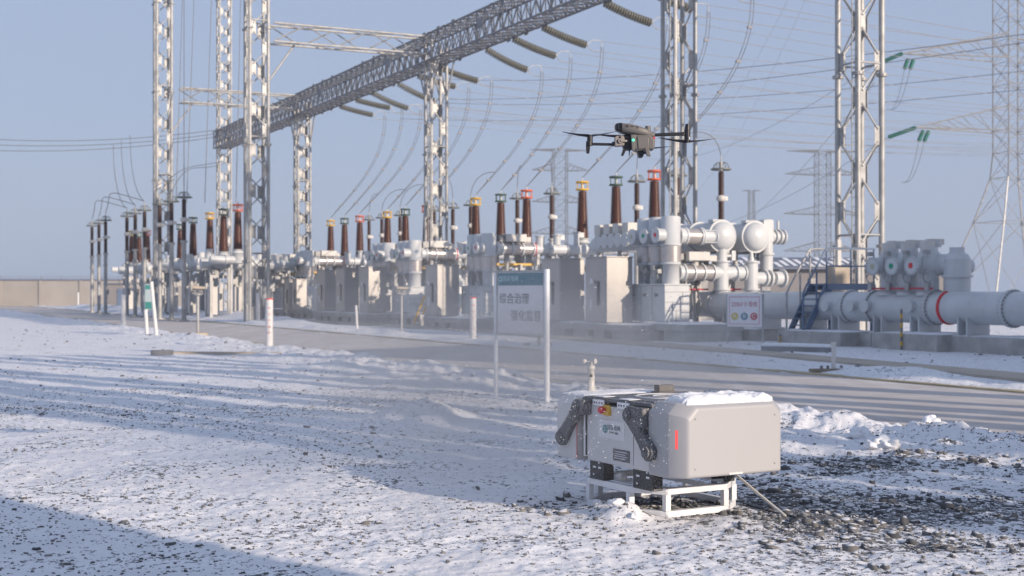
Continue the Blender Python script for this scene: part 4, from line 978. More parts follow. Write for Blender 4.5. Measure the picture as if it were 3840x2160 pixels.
# ---------------------------------------------------------------- walls behind
t = thing('boundary_wall', 'beige boundary wall along the horizon at far left', 'wall', (0, 0, 0))
a, b = P(-300, HOR, 150), P(760, HOR, 150); a.z = b.z = 0
m = MB().box((a+b)/2+Vector((0, 0, 1.45)), ((b-a).length, .3, 2.9)); m.build('wall_face', 'wall_beige', t)
MB().box((a+b)/2+Vector((0, 0, 2.97)), ((b-a).length, .5, .14)).build('coping', 'roof_tile', t)
m = MB()
n = int((b-a).length/4)
for k in range(n+1): MB().box(a.lerp(b, k/n)+Vector((0, -.18, 1.44)), (.35, .2, 2.88)).build('pier', 'wall_beige', t)
m = MB()
for k in range(n*2+1): m.cyl(a.lerp(b, k/n/2)+Vector((0, 0, 3.0)), a.lerp(b, k/n/2)+Vector((0, 0, 3.4)), .025, n=4)
for z in (3.15, 3.35): m.tube([a+Vector((0, 0, z)), b+Vector((0, 0, z))], .015, 4)
m.build('fence_wire', 'wire_mat', t)
t = thing('hut', 'small plain grey hut before the beige wall at far left', 'hut', P(437, HOR, 120)-Vector((0, 0, CH)), .2)
MB().box((0, 1, 1.15), (2.0, 2, 2.3)).build('wall_face', 'wall_grey', t); MB().box((0, 1, 2.36), (2.3, 2.3, .12)).build('roof', 'roof_tile', t); MB().box((.4, -.02, .95), (.7, .06, 1.9)).build('door', 'blue_steel', t)
t = thing('shed', 'long low grey shed with snow-streaked roof behind the tube', 'shed', P(3080, HOR, 78)-Vector((0, 0, CH)), math.radians(4))
MB().box((0, 3, 1.45), (15, 6, 2.9)).build('wall_face', 'wall_grey', t)
m = MB(); m.prism([(-7.8, -.5, 2.92), (-7.8, -.5, 3.02), (-7.8, 3, 3.7), (-7.8, 6.5, 3.02), (-7.8, 6.5, 2.92)], (15.6, 0, 0)); rf = m.build('roof', 'roof_tile', t)
m = MB(); rnd = random.Random(2)
for k in range(30):
    x = -7.5+k*.49; s0 = rnd.uniform(0, .3); s1 = rnd.uniform(.5, 1)
    A = Vector((x, -.42+3.4*s0, 3.02+.66*s0+.03)); B = Vector((x+.22, -.42+3.4*s1, 3.02+.66*s1+.03))
    m._add([A, A+Vector((.25, 0, 0)), B+Vector((.1, 0, 0)), B-Vector((.2, 0, 0))], [(0, 1, 2, 3)], False)
m.build('snow_streak', 'snow_mat', rf)
m = MB()
for x in (-7, -3.3, -.5, 2.2, 5): m.box((x, -.02, 1.2), (.5, .1, 2.4))
m.build('pilaster', 'concrete', t)
t = thing('control_box', 'beige metal box on a post with a small red label behind the tube', 'control box', UW(u_at(3143, 5.0), 5.0), ANG)
MB().box((0, 0, 1.85), (.72, .35, 1.15)).build('box', 'concrete_tan', t, .015)
MB().box((0, 0, .64), (.12, .12, 1.28)).build('post', 'warm_white', t); MB().box((0, 0, 2.85), (.14, .14, .9)).build('mast', 'warm_white', t)
MB().box((0, -.18, 1.5), (.3, .02, .16)).build('label_plate', 'sign_red', t)

# ---------------------------------------------------------------- distant pylons
def pylon(name, label, x, Y, top, arms, base=3.2, neck=.9, zarm0=None, group='distant lattice pylons', r=.12, m='pylon_mat'):
    p = P(x, HOR, Y); p.z = 0; t = thing(name, label, 'pylon', p, math.radians(8), group)
    body = MB(); cs = ((-1, -1), (1, -1), (1, 1), (-1, 1)); zn = arms[-1][0]-3
    wd = lambda z: neck + max(0., (zn-z)/zn)**1.15*(base-neck)
    z = 0; st = []
    while z < top: st.append(z); z += max(1.8, wd(z)*1.6)
    st.append(top)
    for a, b in zip(st[:-1], st[1:]):
        for k in range(4):
            c0, c1 = cs[k], cs[(k+1) % 4]; wa, wb = wd(a), wd(b)
            body.bar((c0[0]*wa, c0[1]*wa, a), (c0[0]*wb, c0[1]*wb, b), r)
            body.bar((c0[0]*wa, c0[1]*wa, a), (c1[0]*wb, c1[1]*wb, b), r*.42); body.bar((c1[0]*wa, c1[1]*wa, a), (c0[0]*wb, c0[1]*wb, b), r*.42)
            body.bar((c0[0]*wb, c0[1]*wb, b), (c1[0]*wb, c1[1]*wb, b), r*.4)
    body.build('lattice_body', m, t)
    for z, L_, h in arms:
        for s in (-1, 1):
            am = MB(); w_ = wd(z)
            for q in (-1, 1):
                am.bar((s*w_, q*w_, z), (s*L_, 0, z+.15), r*.8); am.bar((s*w_, q*w_, z+h), (s*L_, 0, z+.15), r*.8)
                n = 5
                for k in range(n):
                    f0, f1 = k/n, (k+1)/n
                    lo0 = Vector((s*(w_+(L_-w_)*f0), q*w_*(1-f0), z+.15*f0)); hi1 = Vector((s*(w_+(L_-w_)*f1), q*w_*(1-f1), z+h*(1-f1)+.15*f1))
                    am.bar(lo0, hi1, r*.5)
            am.build('cross_arm', m, t)
    return t
pylon('lattice_pylon', 'hazy pylon with three arms behind the near yellow-caged bushing', 2100, 400, 44.4, [(44.0, 9, .3), (38.0, 8.5, 2.2), (28.5, 8.5, 2.2), (19, 9, 2.4)], 4.6, 2.0)
pylon('lattice_pylon', 'hazy pylon with stacked arms left of the wide lattice column', 3085, 360, 39.8, [(39.4, 10, .3), (33.2, 10.5, 2.2), (22.5, 11, 2.2), (12.5, 11, 2.6)], 5.2, 1.7)
yp = pylon('lattice_pylon', 'small hazy Y-topped pylon beyond the domed tanks', 2818, 520, 41, [(41, 3.8, .3), (37, .6, .5)], 2.9, 1.0)
# pylon outside the right edge, arms reaching in
t = pylon('lattice_pylon', 'nearby steel pylon at the right edge with green insulator strings', 3800, 110, 27, [(20.75, 9.94, 2.0), (14.8, 8.83, 2.0)], 4.6, 1.15, r=.075, group=None, m='galv')
t.rotation_euler = (0, 0, math.radians(12))
for ax, ay, bx_, by_, kind, lab in ((3385, 200, 3280, 245, 0, 'long green insulator string on the upper arm at top right'), (3435, 478, 3330, 515, 0, 'long green insulator string on the lower arm at right'),
                           (3405, 222, 3392, 258, 1, 'short pair of green strings hanging under the upper arm'), (3462, 490, 3445, 530, 1, 'short pair of green strings hanging under the lower arm')):
    Y = 108; A = P(ax, ay, Y); B = P(bx_, by_, Y-1); t = thing('insulator_string', lab, 'insulator string', A, 0, 'green insulator strings')
    m = MB(); d = B-A; n = 22 if kind == 0 else 9
    for off in ((Vector((0, 0, 0)),) if kind == 0 else (Vector((0, 0, 0)), Vector((.5, .2, 0)))):
        m.tube([off, off+d], .05, 6)
        for k in range(1, n): m.lathe([(.05, -.05), (.17, -.02), (.17, .01), (.06, .05)], off+d*k/n, d, 12)
    m.build('disc_stack', 'green_ins', t)
    if kind: 
        e = B; q = P(bx_-65, by_+150, Y+4)
        o = MB().tube(sagline(e, q, 1.2, 14), .022, 4).tube(sagline(e+Vector((.5, .2, 0)), q+Vector((.3, 0, 0)), 1.0, 14), .022, 4).build('dropper_wire', 'wire_mat')
        tag(o, 'twin wires hanging from the green strings of the %s arm' % ('upper' if ay < 300 else 'lower'), 'wire', 'twin dropper wires')
    else:
        o = MB().tube(sagline(B, P(bx_-900, by_+330, 320), 4, 20), .03, 4).build('overhead_line', 'wire_light')
        tag(o, 'faint line leaving the long green string of the %s arm' % ('upper' if ay < 300 else 'lower'), 'wire', 'overhead lines')

# ---------------------------------------------------------------- road-side posts and signs
def marker(label, x, ybase, ytop, r=.107, red=True, wob=0.):
    p = G(x, ybase); Hh = (ybase-ytop)/F*p.y; p.z = 0
    t = thing('marker_post', label, 'marker post', p, random.uniform(0, .3), 'white marker posts')
    t.rotation_euler = (0, wob, .2)
    MB().cyl((0, 0, -.15), (0, 0, Hh-.03), r, n=24).build('shaft', 'post_white', t)
    MB().lathe([(r+.003, Hh-.03), (r+.003, Hh), (r*.9, Hh+.015), (.001, Hh+.02)], (0, 0, 0), n=24).build('cap', 'post_red' if red else 'post_white', t)
    if red:
        m = MB()
        for k in range(5):
            z = Hh*(.82-.13*k)
            for a in (-.5, -.25, 0, .2): 
                if random.random() < .8: m.box((r*math.sin(a)+.0, -r*math.cos(a)-.001, z+random.uniform(-.02, .02)), (.02, .006, random.uniform(.03, .07)))
        m.build('red_lettering', 'post_pink', t)
marker('white post with red cap standing alone left of the gravel road edge', 1010, 1303, 1120)
marker('white post with red cap left of the large text sign', 1774, 1282, 1116)
marker('white post beside the small leaning teal sign', 463, 1226, 1106, .10, False)
marker('white post behind the red-capped post, across the road', 967, 1212, 1100, .10, False)
marker('white post just right of the small teal sign', 604, 1184, 1098, .10, False)
marker('farthest white post at the left edge', 293, 1152, 1097, .09, False)
t_ = marker('small white post close to the boundary wall', 439, 1160, 1097, .08, False)
p = G(1340, 1233); t = thing('stake', 'thin white stake leaning in the snow across the road', 'stake', p, 0)
MB().cyl((0, 0, -.1), (-.06, 0, 1.02), .055, n=12).build('shaft', 'post_white', t)

def device_post(label, x, ybase, ytop, r=.05, block=True):
    p = G(x, ybase); k = p.y/F; Hh = (ybase-ytop)*k; p.z = 0
    t = thing('device_post', label, 'device post', p, .25, 'posts with a boxed device on top')
    MB().cyl((0, 0, 0), (0, 0, Hh-.30), r, n=14).cyl((0, 0, Hh-.30), (0, 0, Hh-.27), .16, n=14).build('pole', 'galv', t)
    MB().box((0, 0, Hh-.24), (.40, .22, .04)).box((-.1, 0, Hh-.16), (.08, .1, .14)).box((.1, .02, Hh-.15), (.14, .14, .12)).cyl((-.24, -.05, Hh-.16), (-.10, -.05, Hh-.14), .04, n=10).build('bracket', 'galv_dark', t)
    MB().box((.02, 0, Hh-.04), (.46, .26, .09), Matrix.Rotation(.04, 3, 'Y')).build('housing', 'concrete_tan', t, .01)
    if block: MB().lathe([(.36, -.1), (.36, .16), (.33, .19)], (0, 0, 0), n=20).build('footing', 'concrete_tan', t)
    return t
device_post('device post on a concrete footing near the small teal sign', 742, 1268, 1074)
device_post('device post on the snow bank left of the red-topped post', 1506, 1252, 1076, .045, False)
device_post('small device post across the road, far left', 718, 1186, 1086, .05, False)

# small leaning teal sign
A, B = G(552, 1256), G(588, 1259)
t = thing('notice_board', 'narrow teal notice board on two white posts at far left', 'sign', (0, 0, 0))
Y = A.y; k = Y/F
MB().cyl(A+Vector((0, 0, -.1)), Vector((A.x, A.y, 0)) + Vector((-.06, 0, .95)), .07, n=12).build('post', 'post_white', t)
MB().cyl(B+Vector((0, 0, -.1)), Vector((B.x, B.y, 0)) + Vector((-.20, 0, 1.98)), .07, n=12).build('post', 'post_white', t)
d = (B-A); rgt = Vector((.30, .72, 0)); c = Vector((A.x-.02, A.y, 1.42))
nn = Vector((rgt.y, -rgt.x, 0)).normalized()
R = Matrix(((rgt.normalized().x, -nn.x, 0), (rgt.normalized().y, -nn.y, 0), (0, 0, 1)))
MB().box(c + rgt*.4*.4, (.46, .04, .95), R).build('panel', 'board_pale', t)
MB().box(c + rgt*.4*.4+nn*.024+Vector((0, 0, .36)), (.46, .012, .16), R).box(c + rgt*.4*.4+nn*.024+Vector((0, 0, -.32)), (.46, .012, .26), R).build('header', 'board_teal', t)

# large text sign
L0, R0 = G(1860, 1490), G(2051, 1508)
L0 = P(1860, HOR, 20.25); L0.z = 0; R0 = P(2051, HOR, 19.37); R0.z = 0
t = thing('notice_board', 'large grey notice board with teal header and two lines of characters', 'sign', L0, 0)
rv = R0-L0; rn = rv.normalized(); nrm = Vector((rn.y, -rn.x, 0))
zt = CH+(HOR-1012)/F*19.37
MB().cyl((0, 0, -.1), (0, 0, zt-.03), .032, n=16).build('post', 'alu', t)
MB().cyl(rv-Vector((0, 0, .1)), rv+Vector((0, 0, zt+.01)), .043, n=16).build('post', 'alu', t)
zb_ = CH+(HOR-1255)/F*19.7; zt_ = CH+(HOR-1018)/F*19.9; hc = (zb_+zt_)/2; hh = zt_-zb_; wd_ = rv.length-.09
R = Matrix(((rn.x, -nrm.x, 0), (rn.y, -nrm.y, 0), (0, 0, 1)))
cc = rv/2 + Vector((0, 0, hc))
MB().box(cc, (wd_, .03, hh), R).build('panel', 'sign_panel', t)
fr = MB()
for z in (-1, 1): fr.box(cc+Vector((0, 0, z*(hh/2))), (wd_+.03, .045, .03), R)
for s in (-1, 1): fr.box(cc+rn*s*(wd_/2), (.03, .045, hh-.035), R)
fr.build('frame', 'galv', t)
hd = MB().box(cc+nrm*.018+Vector((0, 0, hh/2-.115)), (wd_-.04, .008, .185), R).build('header', 'sign_teal', t)
def on(x, z, off=.024): return panel_matrix(cc+nrm*off+rn*x*wd_+Vector((0, 0, z*hh)), rn, nrm)
text('header_lettering', '国家电网', .095, 'sign_pale', hd, on(-.20, .38, .0235))
mm = MB().ring(cc+nrm*.024-rn*.42*wd_+Vector((0, 0, .38*hh)), nrm, .035, .012, 20, 6).build('emblem', 'sign_pale', hd)
text('lettering', '综合治理', .172, 'ink', t, on(-.13, .055, .0165))
text('lettering', '强化监督', .172, 'ink', t, on(.12, -.215, .0165))

# phase sign
p0 = P(2726, HOR, 41.5); p1 = P(2859, HOR, 40.9); p0.z = p1.z = 0
t = thing('phase_sign', 'white sign with red frame, red lettering and circles A, B, C', 'sign', p0)
rv = p1-p0; rn = rv.normalized(); nrm = Vector((rn.y, -rn.x, 0)); R = Matrix(((rn.x, -nrm.x, 0), (rn.y, -nrm.y, 0), (0, 0, 1)))
zt = CH+(HOR-1103)/F*41; zb_ = CH+(HOR-1226)/F*41; hc = (zt+zb_)/2; hh = zt-zb_; wd_ = rv.length-.04; cc = rv/2+Vector((0, 0, hc))
for q in (Vector((0, 0, 0)), rv): MB().box(q+Vector((0, 0, zt/2-.05)) + nrm*-.04, (.05, .05, zt+.1), R).build('post', 'galv', t)
MB().box(cc, (wd_, .03, hh), R).build('panel', 'sign_white', t)
fr = MB()
for s in (-1, 1):
    fr.box(cc+nrm*.018+Vector((0, 0, s*(hh/2-.085))), (wd_-.13, .006, .013), R); fr.box(cc+nrm*.018+rn*s*(wd_/2-.07), (.013, .006, hh-.185), R)
fr.build('border', 'sign_red', t)
def on2(x, z): return panel_matrix(cc+nrm*.017+rn*x*wd_+Vector((0, 0, z*hh)), rn, nrm)
text('lettering', '220kV Ⅱ 母线', .185, 'sign_red', t, on2(0, .18), sx=.80)
for x, c_, ch in ((-.28, 'sign_yellow', 'A'), (.0, 'sign_blue', 'B'), (.28, 'sign_red', 'C')):
    k = MB().cyl(cc+nrm*.016+rn*x*wd_+Vector((0, 0, -.18*hh)), cc+nrm*.024+rn*x*wd_+Vector((0, 0, -.18*hh)), .115, n=28).build('phase_disc', c_, t)
    text('letter', ch, .19, 'sign_white', k, panel_matrix(cc+nrm*.0255+rn*x*wd_+Vector((0, 0, -.18*hh)), rn, nrm))

# things lying across the road on the right
p = G(3126, 1397); t = thing('valve_stand', 'white stand pipe with wooden board and small fittings on the snow', 'stand pipe', p, .1)
MB().cyl((0, 0, -.05), (0, 0, .56), .045, n=12).cyl((0, 0, .56), (0, 0, .6), .055, n=12).build('pipe', 'post_white', t)
MB().box((-.18, -.05, .05), (.62, .2, .06)).build('board', 'wood', t)
m = MB().box((.3, .0, .05), (.6, .1, .05))
for x in (-.25, -.12, .16, .5): m.cyl((x, 0, .06), (x, 0, .14), .03, n=8)
m.ring((.5, 0, .10), (0, 1, 0), .06, .012, 12, 5); m.build('fittings', 'galv_dark', t)
a, b = G(2858, 1316), G(3115, 1322)
t = thing('steel_beam', 'long snow-covered beam lying on the ground beside the path', 'beam', a)
MB().box((b-a)/2+Vector((0, 0, .06)), ((b-a).length, .16, .14), Matrix.Rotation(math.atan2((b-a).y, (b-a).x), 3, 'Z')).build('bar', 'galv_dark', t)
MB().tube([Vector((0, 0, .15)), (b-a)*.3+Vector((0, 0, .165)), (b-a)*.7+Vector((0, 0, .16)), (b-a)+Vector((0, 0, .15))], .07, 8).build('snow_cap', 'snow_mat', t)
p = G(608, 1332); tag(MB().box(p+Vector((0, 0, .07)), (.5, .3, .12)).build('metal_cover', 'galv_dark'), 'dark metal cover lying on the snow at left', 'cover')
p0 = G(640, 1326); tag(MB().box(p0+Vector((1.5, -.2, .0)), (2.8, .4, .10), Matrix.Rotation(-.12, 3, 'Z')).build('concrete_slab', 'concrete_tan'), 'low tan concrete slab in the snow right of the dark cover', 'slab')
p = G(2020, 1300); t = thing('hydrant_stub', 'small tan pipe stubs in the snow behind the right sign post', 'pipe stub', p)
m = MB()
for x, h in ((-.4, .1), (-.3, .12), (.0, .34), (.35, .14)): m.cyl((x, 0, 0), (x+(.03 if h > .3 else 0), 0, h), .05, n=10)
m.build('stub', 'concrete_tan', t)

# ---------------------------------------------------------------- the drone dock
C0 = Vector((1.045, 9.43, 0)); DA = math.atan2(.495, .869)       # local x = across the front, local y = away along its length
dock = thing('drone_dock', 'open grey drone dock with two slid-apart covers and black arms', 'drone dock', C0 + Vector((0, 0, hz(C0.x+.2, C0.y+.3)*0)), DA)
# aluminium base frame: octagon of square tube
octa = [(.06, 0), (.58, 0), (.80, .18), (.80, .75), (.62, .93), (.10, .93), (-.10, .75), (-.10, .22)]
fr = MB()
for z in (.024, .186):
    for k in range(8):
        a, b = Vector((*octa[k], z)), Vector((*octa[(k+1) % 8], z)); d = b-a
        fr.box((a+b)/2, (d.length+.018, .046, .046 if z > .1 else .045), Matrix.Rotation(math.atan2(d.y, d.x), 3, 'Z'))
base = fr.build('base_frame', 'alu', dock, .002, 1)
for x, y in octa: MB().box((x, y, .105), (.045, .045, .116)).build('upright', 'alu', base, .002, 1)
for x in (.12, .5): MB().box((x, .46, .185), (.036, .86, .03)).build('cross_bar', 'alu', base)
# black brackets
for x, y0_, y1_, s_ in ((-.125, -.09, .14, 1), (-.125, .52, .70, 1), (.70, .04, .20, -1), (.70, .60, .78, -1)):
    k = MB().box((x, (y0_+y1_)/2, .28), (.012, y1_-y0_, .14)).box((x+s_*.045, y0_+.006, .28), (.08, .012, .14)).box((x+s_*.045, y1_-.006, .28), (.08, .012, .14)).build('bracket', 'bracket_black', dock)
    for yy, zz in ((y0_+.05, .30), (y1_-.06, .30), (y0_+.06, .335), (y1_-.05, .245)):
        MB().box((x-s_*.007, yy, zz), (.004, .035 if zz == .30 else .014, .014)).build('slot', 'alu', k)
# body
ZB0, ZT0 = .345, .80
bl, brr = -.155, .745; XS_ = bl-.001
body = MB().box(((bl+brr)/2, .285, (ZB0+ZT0-.03)/2), (brr-bl, .84, ZT0-.03-ZB0)).build('body', 'dock_grey_shade_tone', dock, .012, 3)
def shell(y0, y1, x0, x1, z0, z1, flip):
    """a cover: chamfered box, closed at its outer end; flip = -1 outer end towards the viewer"""
    prof = lambda i: [(x0+i, z0+i), (x1-i, z0+i), (x1-i, z1-.085), (x1-.085-i*.5, z1-i), (x0+.085+i*.5, z1-i), (x0+i, z1-.085)]
    m = MB(); rows = []
    outer, inner = (y0, y1) if flip < 0 else (y1, y0); s = 1 if flip < 0 else -1
    def prof2(cx_, ct, cb):   # outline pulled in at the sides, top and bottom
        pts = []; X0, X1, Z0, Z1 = x0+cx_, x1-cx_, z0+cb, z1-ct
        def arc(cx, cz, r, a0_, a1_, n=5):
            for k in range(n+1):
                a = a0_+(a1_-a0_)*k/n; pts.append((cx+r*math.cos(a), cz+r*math.sin(a)))
        r = .014; q = .072
        arc(X0+r, Z0+r, r, -PI, -PI/2); arc(X1-r, Z0+r, r, -PI/2, 0)
        arc(X1-r, Z1-q-r*.4, r, 0, PI/4); arc(X1-q-r*.4, Z1-r, r, PI/4, PI/2)
        arc(X0+q+r*.4, Z1-r, r, PI/2, 3*PI/4); arc(X0+r, Z1-q-r*.4, r, 3*PI/4, PI)
        return pts
    lay = [(inner, 0, 0, 0), (outer+s*.120, 0, 0, 0), (outer+s*.105, .004, .002, 0), (outer+s*.022, .072, .022, .002), (outer+s*.008, .084, .030, .006), (outer+s*.002, .094, .038, .012), (outer, .104, .046, .02)]
    vs = []; n = None
    for y, *c in lay:
        p_ = prof2(*c); n = len(p_); vs += [(a, y, b) for a, b in p_]
    fs = [(j*n+i, j*n+(i+1) % n, (j+1)*n+(i+1) % n, (j+1)*n+i) for j in range(len(lay)-1) for i in range(n)]
    m._add(vs, fs, True); m._add(vs[-n:], [tuple(range(n))], True); m._add(vs[:n], [tuple(range(n))], False)
    return m
fc_ = shell(-.46, -.125, -.185, .80, .335, .845, -1).build('cover', 'dock_grey_sun_tone', dock)
rc_ = shell(.80, 1.19, -.185, .79, .335, .825, 1).build('cover', 'dock_grey_shade_tone', dock)
for c_ in (fc_, rc_): c_.data.set_sharp_from_angle(angle=math.radians(35))
# light strip on the rounded corner of the front cover
MB().box((-.1435, -.392, .60), (.012, .024, .135), Matrix.Rotation(math.radians(40), 3, 'Z')).build('light_strip', 'led_red', fc_, .004)
MB().box((.763, -.392, .61), (.01, .016, .10), Matrix.Rotation(math.radians(-40), 3, 'Z')).build('light_strip', 'sticker', fc_)
sm_ = MB()
for x in (-.04, .655):
    for z in (.40, .74): sm_.cyl((x, -.4605, z), (x, -.463, z), .006, n=10)
sm_.build('screw', 'galv_dark', fc_)
MB().box((.31, -.461, .352), (.12, .004, .014)).build('latch_recess', 'dock_grey_shade_tone', fc_)
MB().box((XS_, .10, .57), (.003, .004, .40)).build('seam', 'galv_dark', body)
# dark gap and rear-cover edge
MB().box((.29, .75, .57), (.80, .09, .40)).build('gap_seal', 'black', dock)
for dx in (-.15, -.12): MB().cyl((dx, .745, .37), (dx, .745, .78), .009, n=8).build('slide_rod', 'alu', dock)
MB().box((-.187, .797, .56), (.008, .012, .42)).build('edge_trim', 'post_pink', rc_)
# landing pad with hinge plates
pad = MB().box((.295, .29, .812), (.93, .86, .026)).build('landing_pad', 'pad_dark', dock, .004)
MB().box((.295, .29, .828), (.78, .70, .006)).build('pad_sheet', 'pad_dark', pad)
rg = MB()
for R_ in (.12, .24): rg.ring((.295, .29, .8315), (0, 0, 1), R_, .006, 40, 4)
rg.build('pad_marking', 'sticker', pad)
for y in (.52, .20):
    hg = MB().box((-.172, y, .787), (.012, .15, .045)).box((-.12, y, .832), (.10, .13, .006)).build('hinge', 'alu', dock, .002)
    hb = MB()
    for dy in (-.05, -.015, .02, .05): hb.cyl((-.176, y+dy, .787), (-.181, y+dy, .787), .007, n=8)
    hb.build('bolt', 'black', hg)
MB().box((.52, .66, .862), (.14, .07, .05)).box((.52, .66, .832), (.18, .10, .012)).build('sensor_block', 'drone_grey', dock, .004)
# side sticker, maker's emblem and lettering, nameplate, stop button
XS = bl-.0015
st_ = MB().box((XS, .38, .60), (.004, .34, .135)).build('sticker_panel', 'sticker', dock)
side = lambda y, z, off=.004: panel_matrix(Vector((XS-off, y, z)), (0, -1, 0), (-1, 0, 0))
emb = MB().ring((XS-.003, .455, .60), (-1, 0, 0), .026, .0045, 20, 5).box((XS-.003, .455, .60), (.003, .008, .05)).box((XS-.003, .455, .60), (.003, .045, .006)).build('emblem', 'logo_teal', st_)
text('lettering', '国家电网', .043, 'logo_grey', st_, side(.345, .612, .003), .001)
text('lettering', 'STATE GRID', .021, 'logo_grey', st_, side(.345, .578, .003), .001)
np_ = MB().box((XS, .25, .425), (.006, .21, .085)).build('nameplate', 'plate_dark', dock)
nl = MB()
for k in range(4): nl.box((XS-.004, .25+.01*(k % 2), .45-.016*k), (.002, .16-.03*(k % 2), .005))
nl.build('plate_lettering', 'sticker', np_)
es = MB().box((XS-.012, .42, .74), (.028, .075, .075)).build('stop_box', 'estop_yellow', dock, .004)
MB().lathe([(.014, 0), (.014, .02), (.026, .022), (.028, .04), (.02, .05)], (XS-.026, .425, .742), (-1, 0, 0), 18).build('stop_button', 'estop_red', es)
# pivot arms
def arm(ya, za, yb, zb, block):
    t = thing('pivot_arm', None, None); t.parent = dock
    A, B = Vector((-.235, ya, za)), Vector((-.235, yb, zb)); d = (B-A).normalized()
    x = Vector((1, 0, 0)); n_ = d.cross(x).normalized()
    pts = []
    for k in range(9): a = PI/2+PI*k/8; pts.append(A + (d*math.cos(a)+n_*math.sin(a))*.066)
    pts += [A + d*.07 - n_*.055, A.lerp(B, .5) - n_*.047, B - d*.06 - n_*.053]
    for k in range(9): a = -PI/2+PI*k/8; pts.append(B + (d*math.cos(a)+n_*math.sin(a))*.064)
    pts += [B - d*.06 + n_*.053, A.lerp(B, .5) + n_*.047, A + d*.07 + n_*.055]
    m = MB().prism(pts, (.055, 0, 0)).build('pivot_arm', 'arm_black', dock, .014, 3)
    bpy.data.objects.remove(t)
    h = MB()
    for q, r in ((A, .045), (B, .043)): h.cyl(q+Vector((.02, 0, 0)), q-Vector((.014, 0, 0)), r, n=20).cyl(q-Vector((.014, 0, 0)), q-Vector((.02, 0, 0)), r*.6, n=20)
    h.build('pivot_hub', 'arm_black', m, .004)
    MB().box((-.195, block[0], block[1]), (.075, block[2], block[3])).build('arm_mount', 'arm_black', m, .006)
arm(.06, .735, -.165, .495, (-.03, .725, .17, .14))
arm(.735, .74, .965, .495, (.70, .745, .12, .11))
# anemometer
an = MB().lathe([(.05, .82), (.045, .835), (.028, .85), (.026, 1.00), (.030, 1.002), (.030, 1.03), (.012, 1.034), (.010, 1.06)], (.06, .98, 0), n=20).build('wind_sensor', 'warm_white', dock)
w_ = MB()
for k in range(3):
    a = k*2*PI/3+.3; c_ = Vector((.06+.052*math.cos(a), .98+.052*math.sin(a), 1.062)); w_.cyl((.06, .98, 1.062), c_, .005, n=6)
    w_.dome(c_, (-math.sin(a), math.cos(a), 0), .021, .021, 12, 5)
w_.build('cup_rotor', 'warm_white', an)
MB().box((.045, .955, .955), (.016, .012, .02)).build('port', 'black', an)
# snow lying on the front cover (comes off with a push): its own thing
def snow_lump(name, label, cx, cy, z, sx, sy, hgt, seed, rot, parent_space=None, cat='snow'):
    n, k = 80, 34; vs = []; fs = []
    for i in range(n+1):
        for j in range(k+1):
            x = -1+2*i/n; y = -1+2*j/k
            e = max(0, 1-abs(x)**6)*max(0, 1-abs(y)**4)
            ed = 1+.07*float(vnoise(i*.45, j*.6, seed+9))
            hgt_ = -.012*(1-e**.25) + hgt*(e**.42)*(.70+.55*float(fbm(x*sx*9+seed, y*sy*9, seed, 5)))
            vs.append((x*sx*ed, y*sy*ed, max(hgt_, -.02)))
    for i in range(n):
        for j in range(k): fs.append((i*(k+1)+j, (i+1)*(k+1)+j, (i+1)*(k+1)+j+1, i*(k+1)+j+1))
    m = MB(); m._add(vs, fs, True); o = m.build(name, 'snow_mat'); tag(o, label, cat, 'lumps of snow on the dock')
    o.location = parent_space @ Vector((cx, cy, z)); o.rotation_euler = (0, 0, rot); return o
DM = Matrix.Translation(C0) @ Matrix.Rotation(DA, 4, 'Z')
snow_lump('snow_lump', 'thick ridge of snow along the top of the near dock cover', .315, -.272, .842, .385, .135, .064, 11, DA, DM)
snow_lump('snow_lump', 'thin skin of snow on top of the rear dock cover by the wind sensor', .25, .93, .823, .38, .19, .02, 23, DA, DM)
# clumps stuck under the cover and lying by the frame
rnd = random.Random(4)
def clod(label, c, r, seed):
    m = MB(); n = 26; vs = []; fs = []
    for i in range(15):
        th = PI*i/14
        for j in range(n):
            ph = 2*PI*j/n; q_ = Vector((math.sin(th)*math.cos(ph), math.sin(th)*math.sin(ph), math.cos(th)))
            k = 1+.55*mnoise.fractal((q_+Vector((seed, seed*.7, 0)))*1.6, .9, 2.1, 5)
            vs.append(Vector((r*1.25*k*q_.x, r*k*q_.y, r*.75*k*q_.z))+Vector(c))
    for i in range(14):
        for j in range(n): fs.append((i*n+j, i*n+(j+1) % n, (i+1)*n+(j+1) % n, (i+1)*n+j))
    m._add(vs, fs, True); tag(m.build('snow_clod', 'snow_mat'), label, 'snow clod', 'snow clods about the dock')
for lab, px, py, r in (('snow clod before the left corner of the dock frame', 2240, 1925, .03), ('largest snow clod at the front left of the dock frame', 2312, 1948, .045), ('snow clod at the near corner of the dock frame', 2380, 1962, .03),
                       ('snow clod beside the road bank, largest at right', 3230, 1655, .10), ('upright snow clod at the right bank', 3290, 1705, .10), ('snow clod right of the upright one on the bank', 3340, 1708, .09), ('snow clod topping the bank at far right', 3490, 1640, .09)):
    g = G(px, py); clod(lab, (g.x, g.y, hz(g.x, g.y)+r*.3), r, px % 37)
q = DM @ Vector((.0, .5, .235)); clod('snow clod lying on the top tube of the dock frame', q, .035, 5)
# guy rod and cable on the right
a = DM @ Vector((.74, .18, .30)); b = G(2945, 1948); b.z = hz(b.x, b.y)
tag(MB().tube([a, a.lerp(b, .5)+Vector((0, 0, -.004)), b], .010, 8).build('guy_rod', 'white_rod'), 'pale rod slanting from under the dock to the ground', 'rod')
pts = [G(x, y) for x, y in ((2790, 1885), (2850, 1900), (2915, 1920), (2965, 1945), (2990, 1958), (2960, 1972))]
for p in pts: p.z = hz(p.x, p.y)+.012
tag(MB().tube(pts, .007, 6).build('cable', 'black'), 'thin black cable lying on the gravel right of the dock', 'cable')

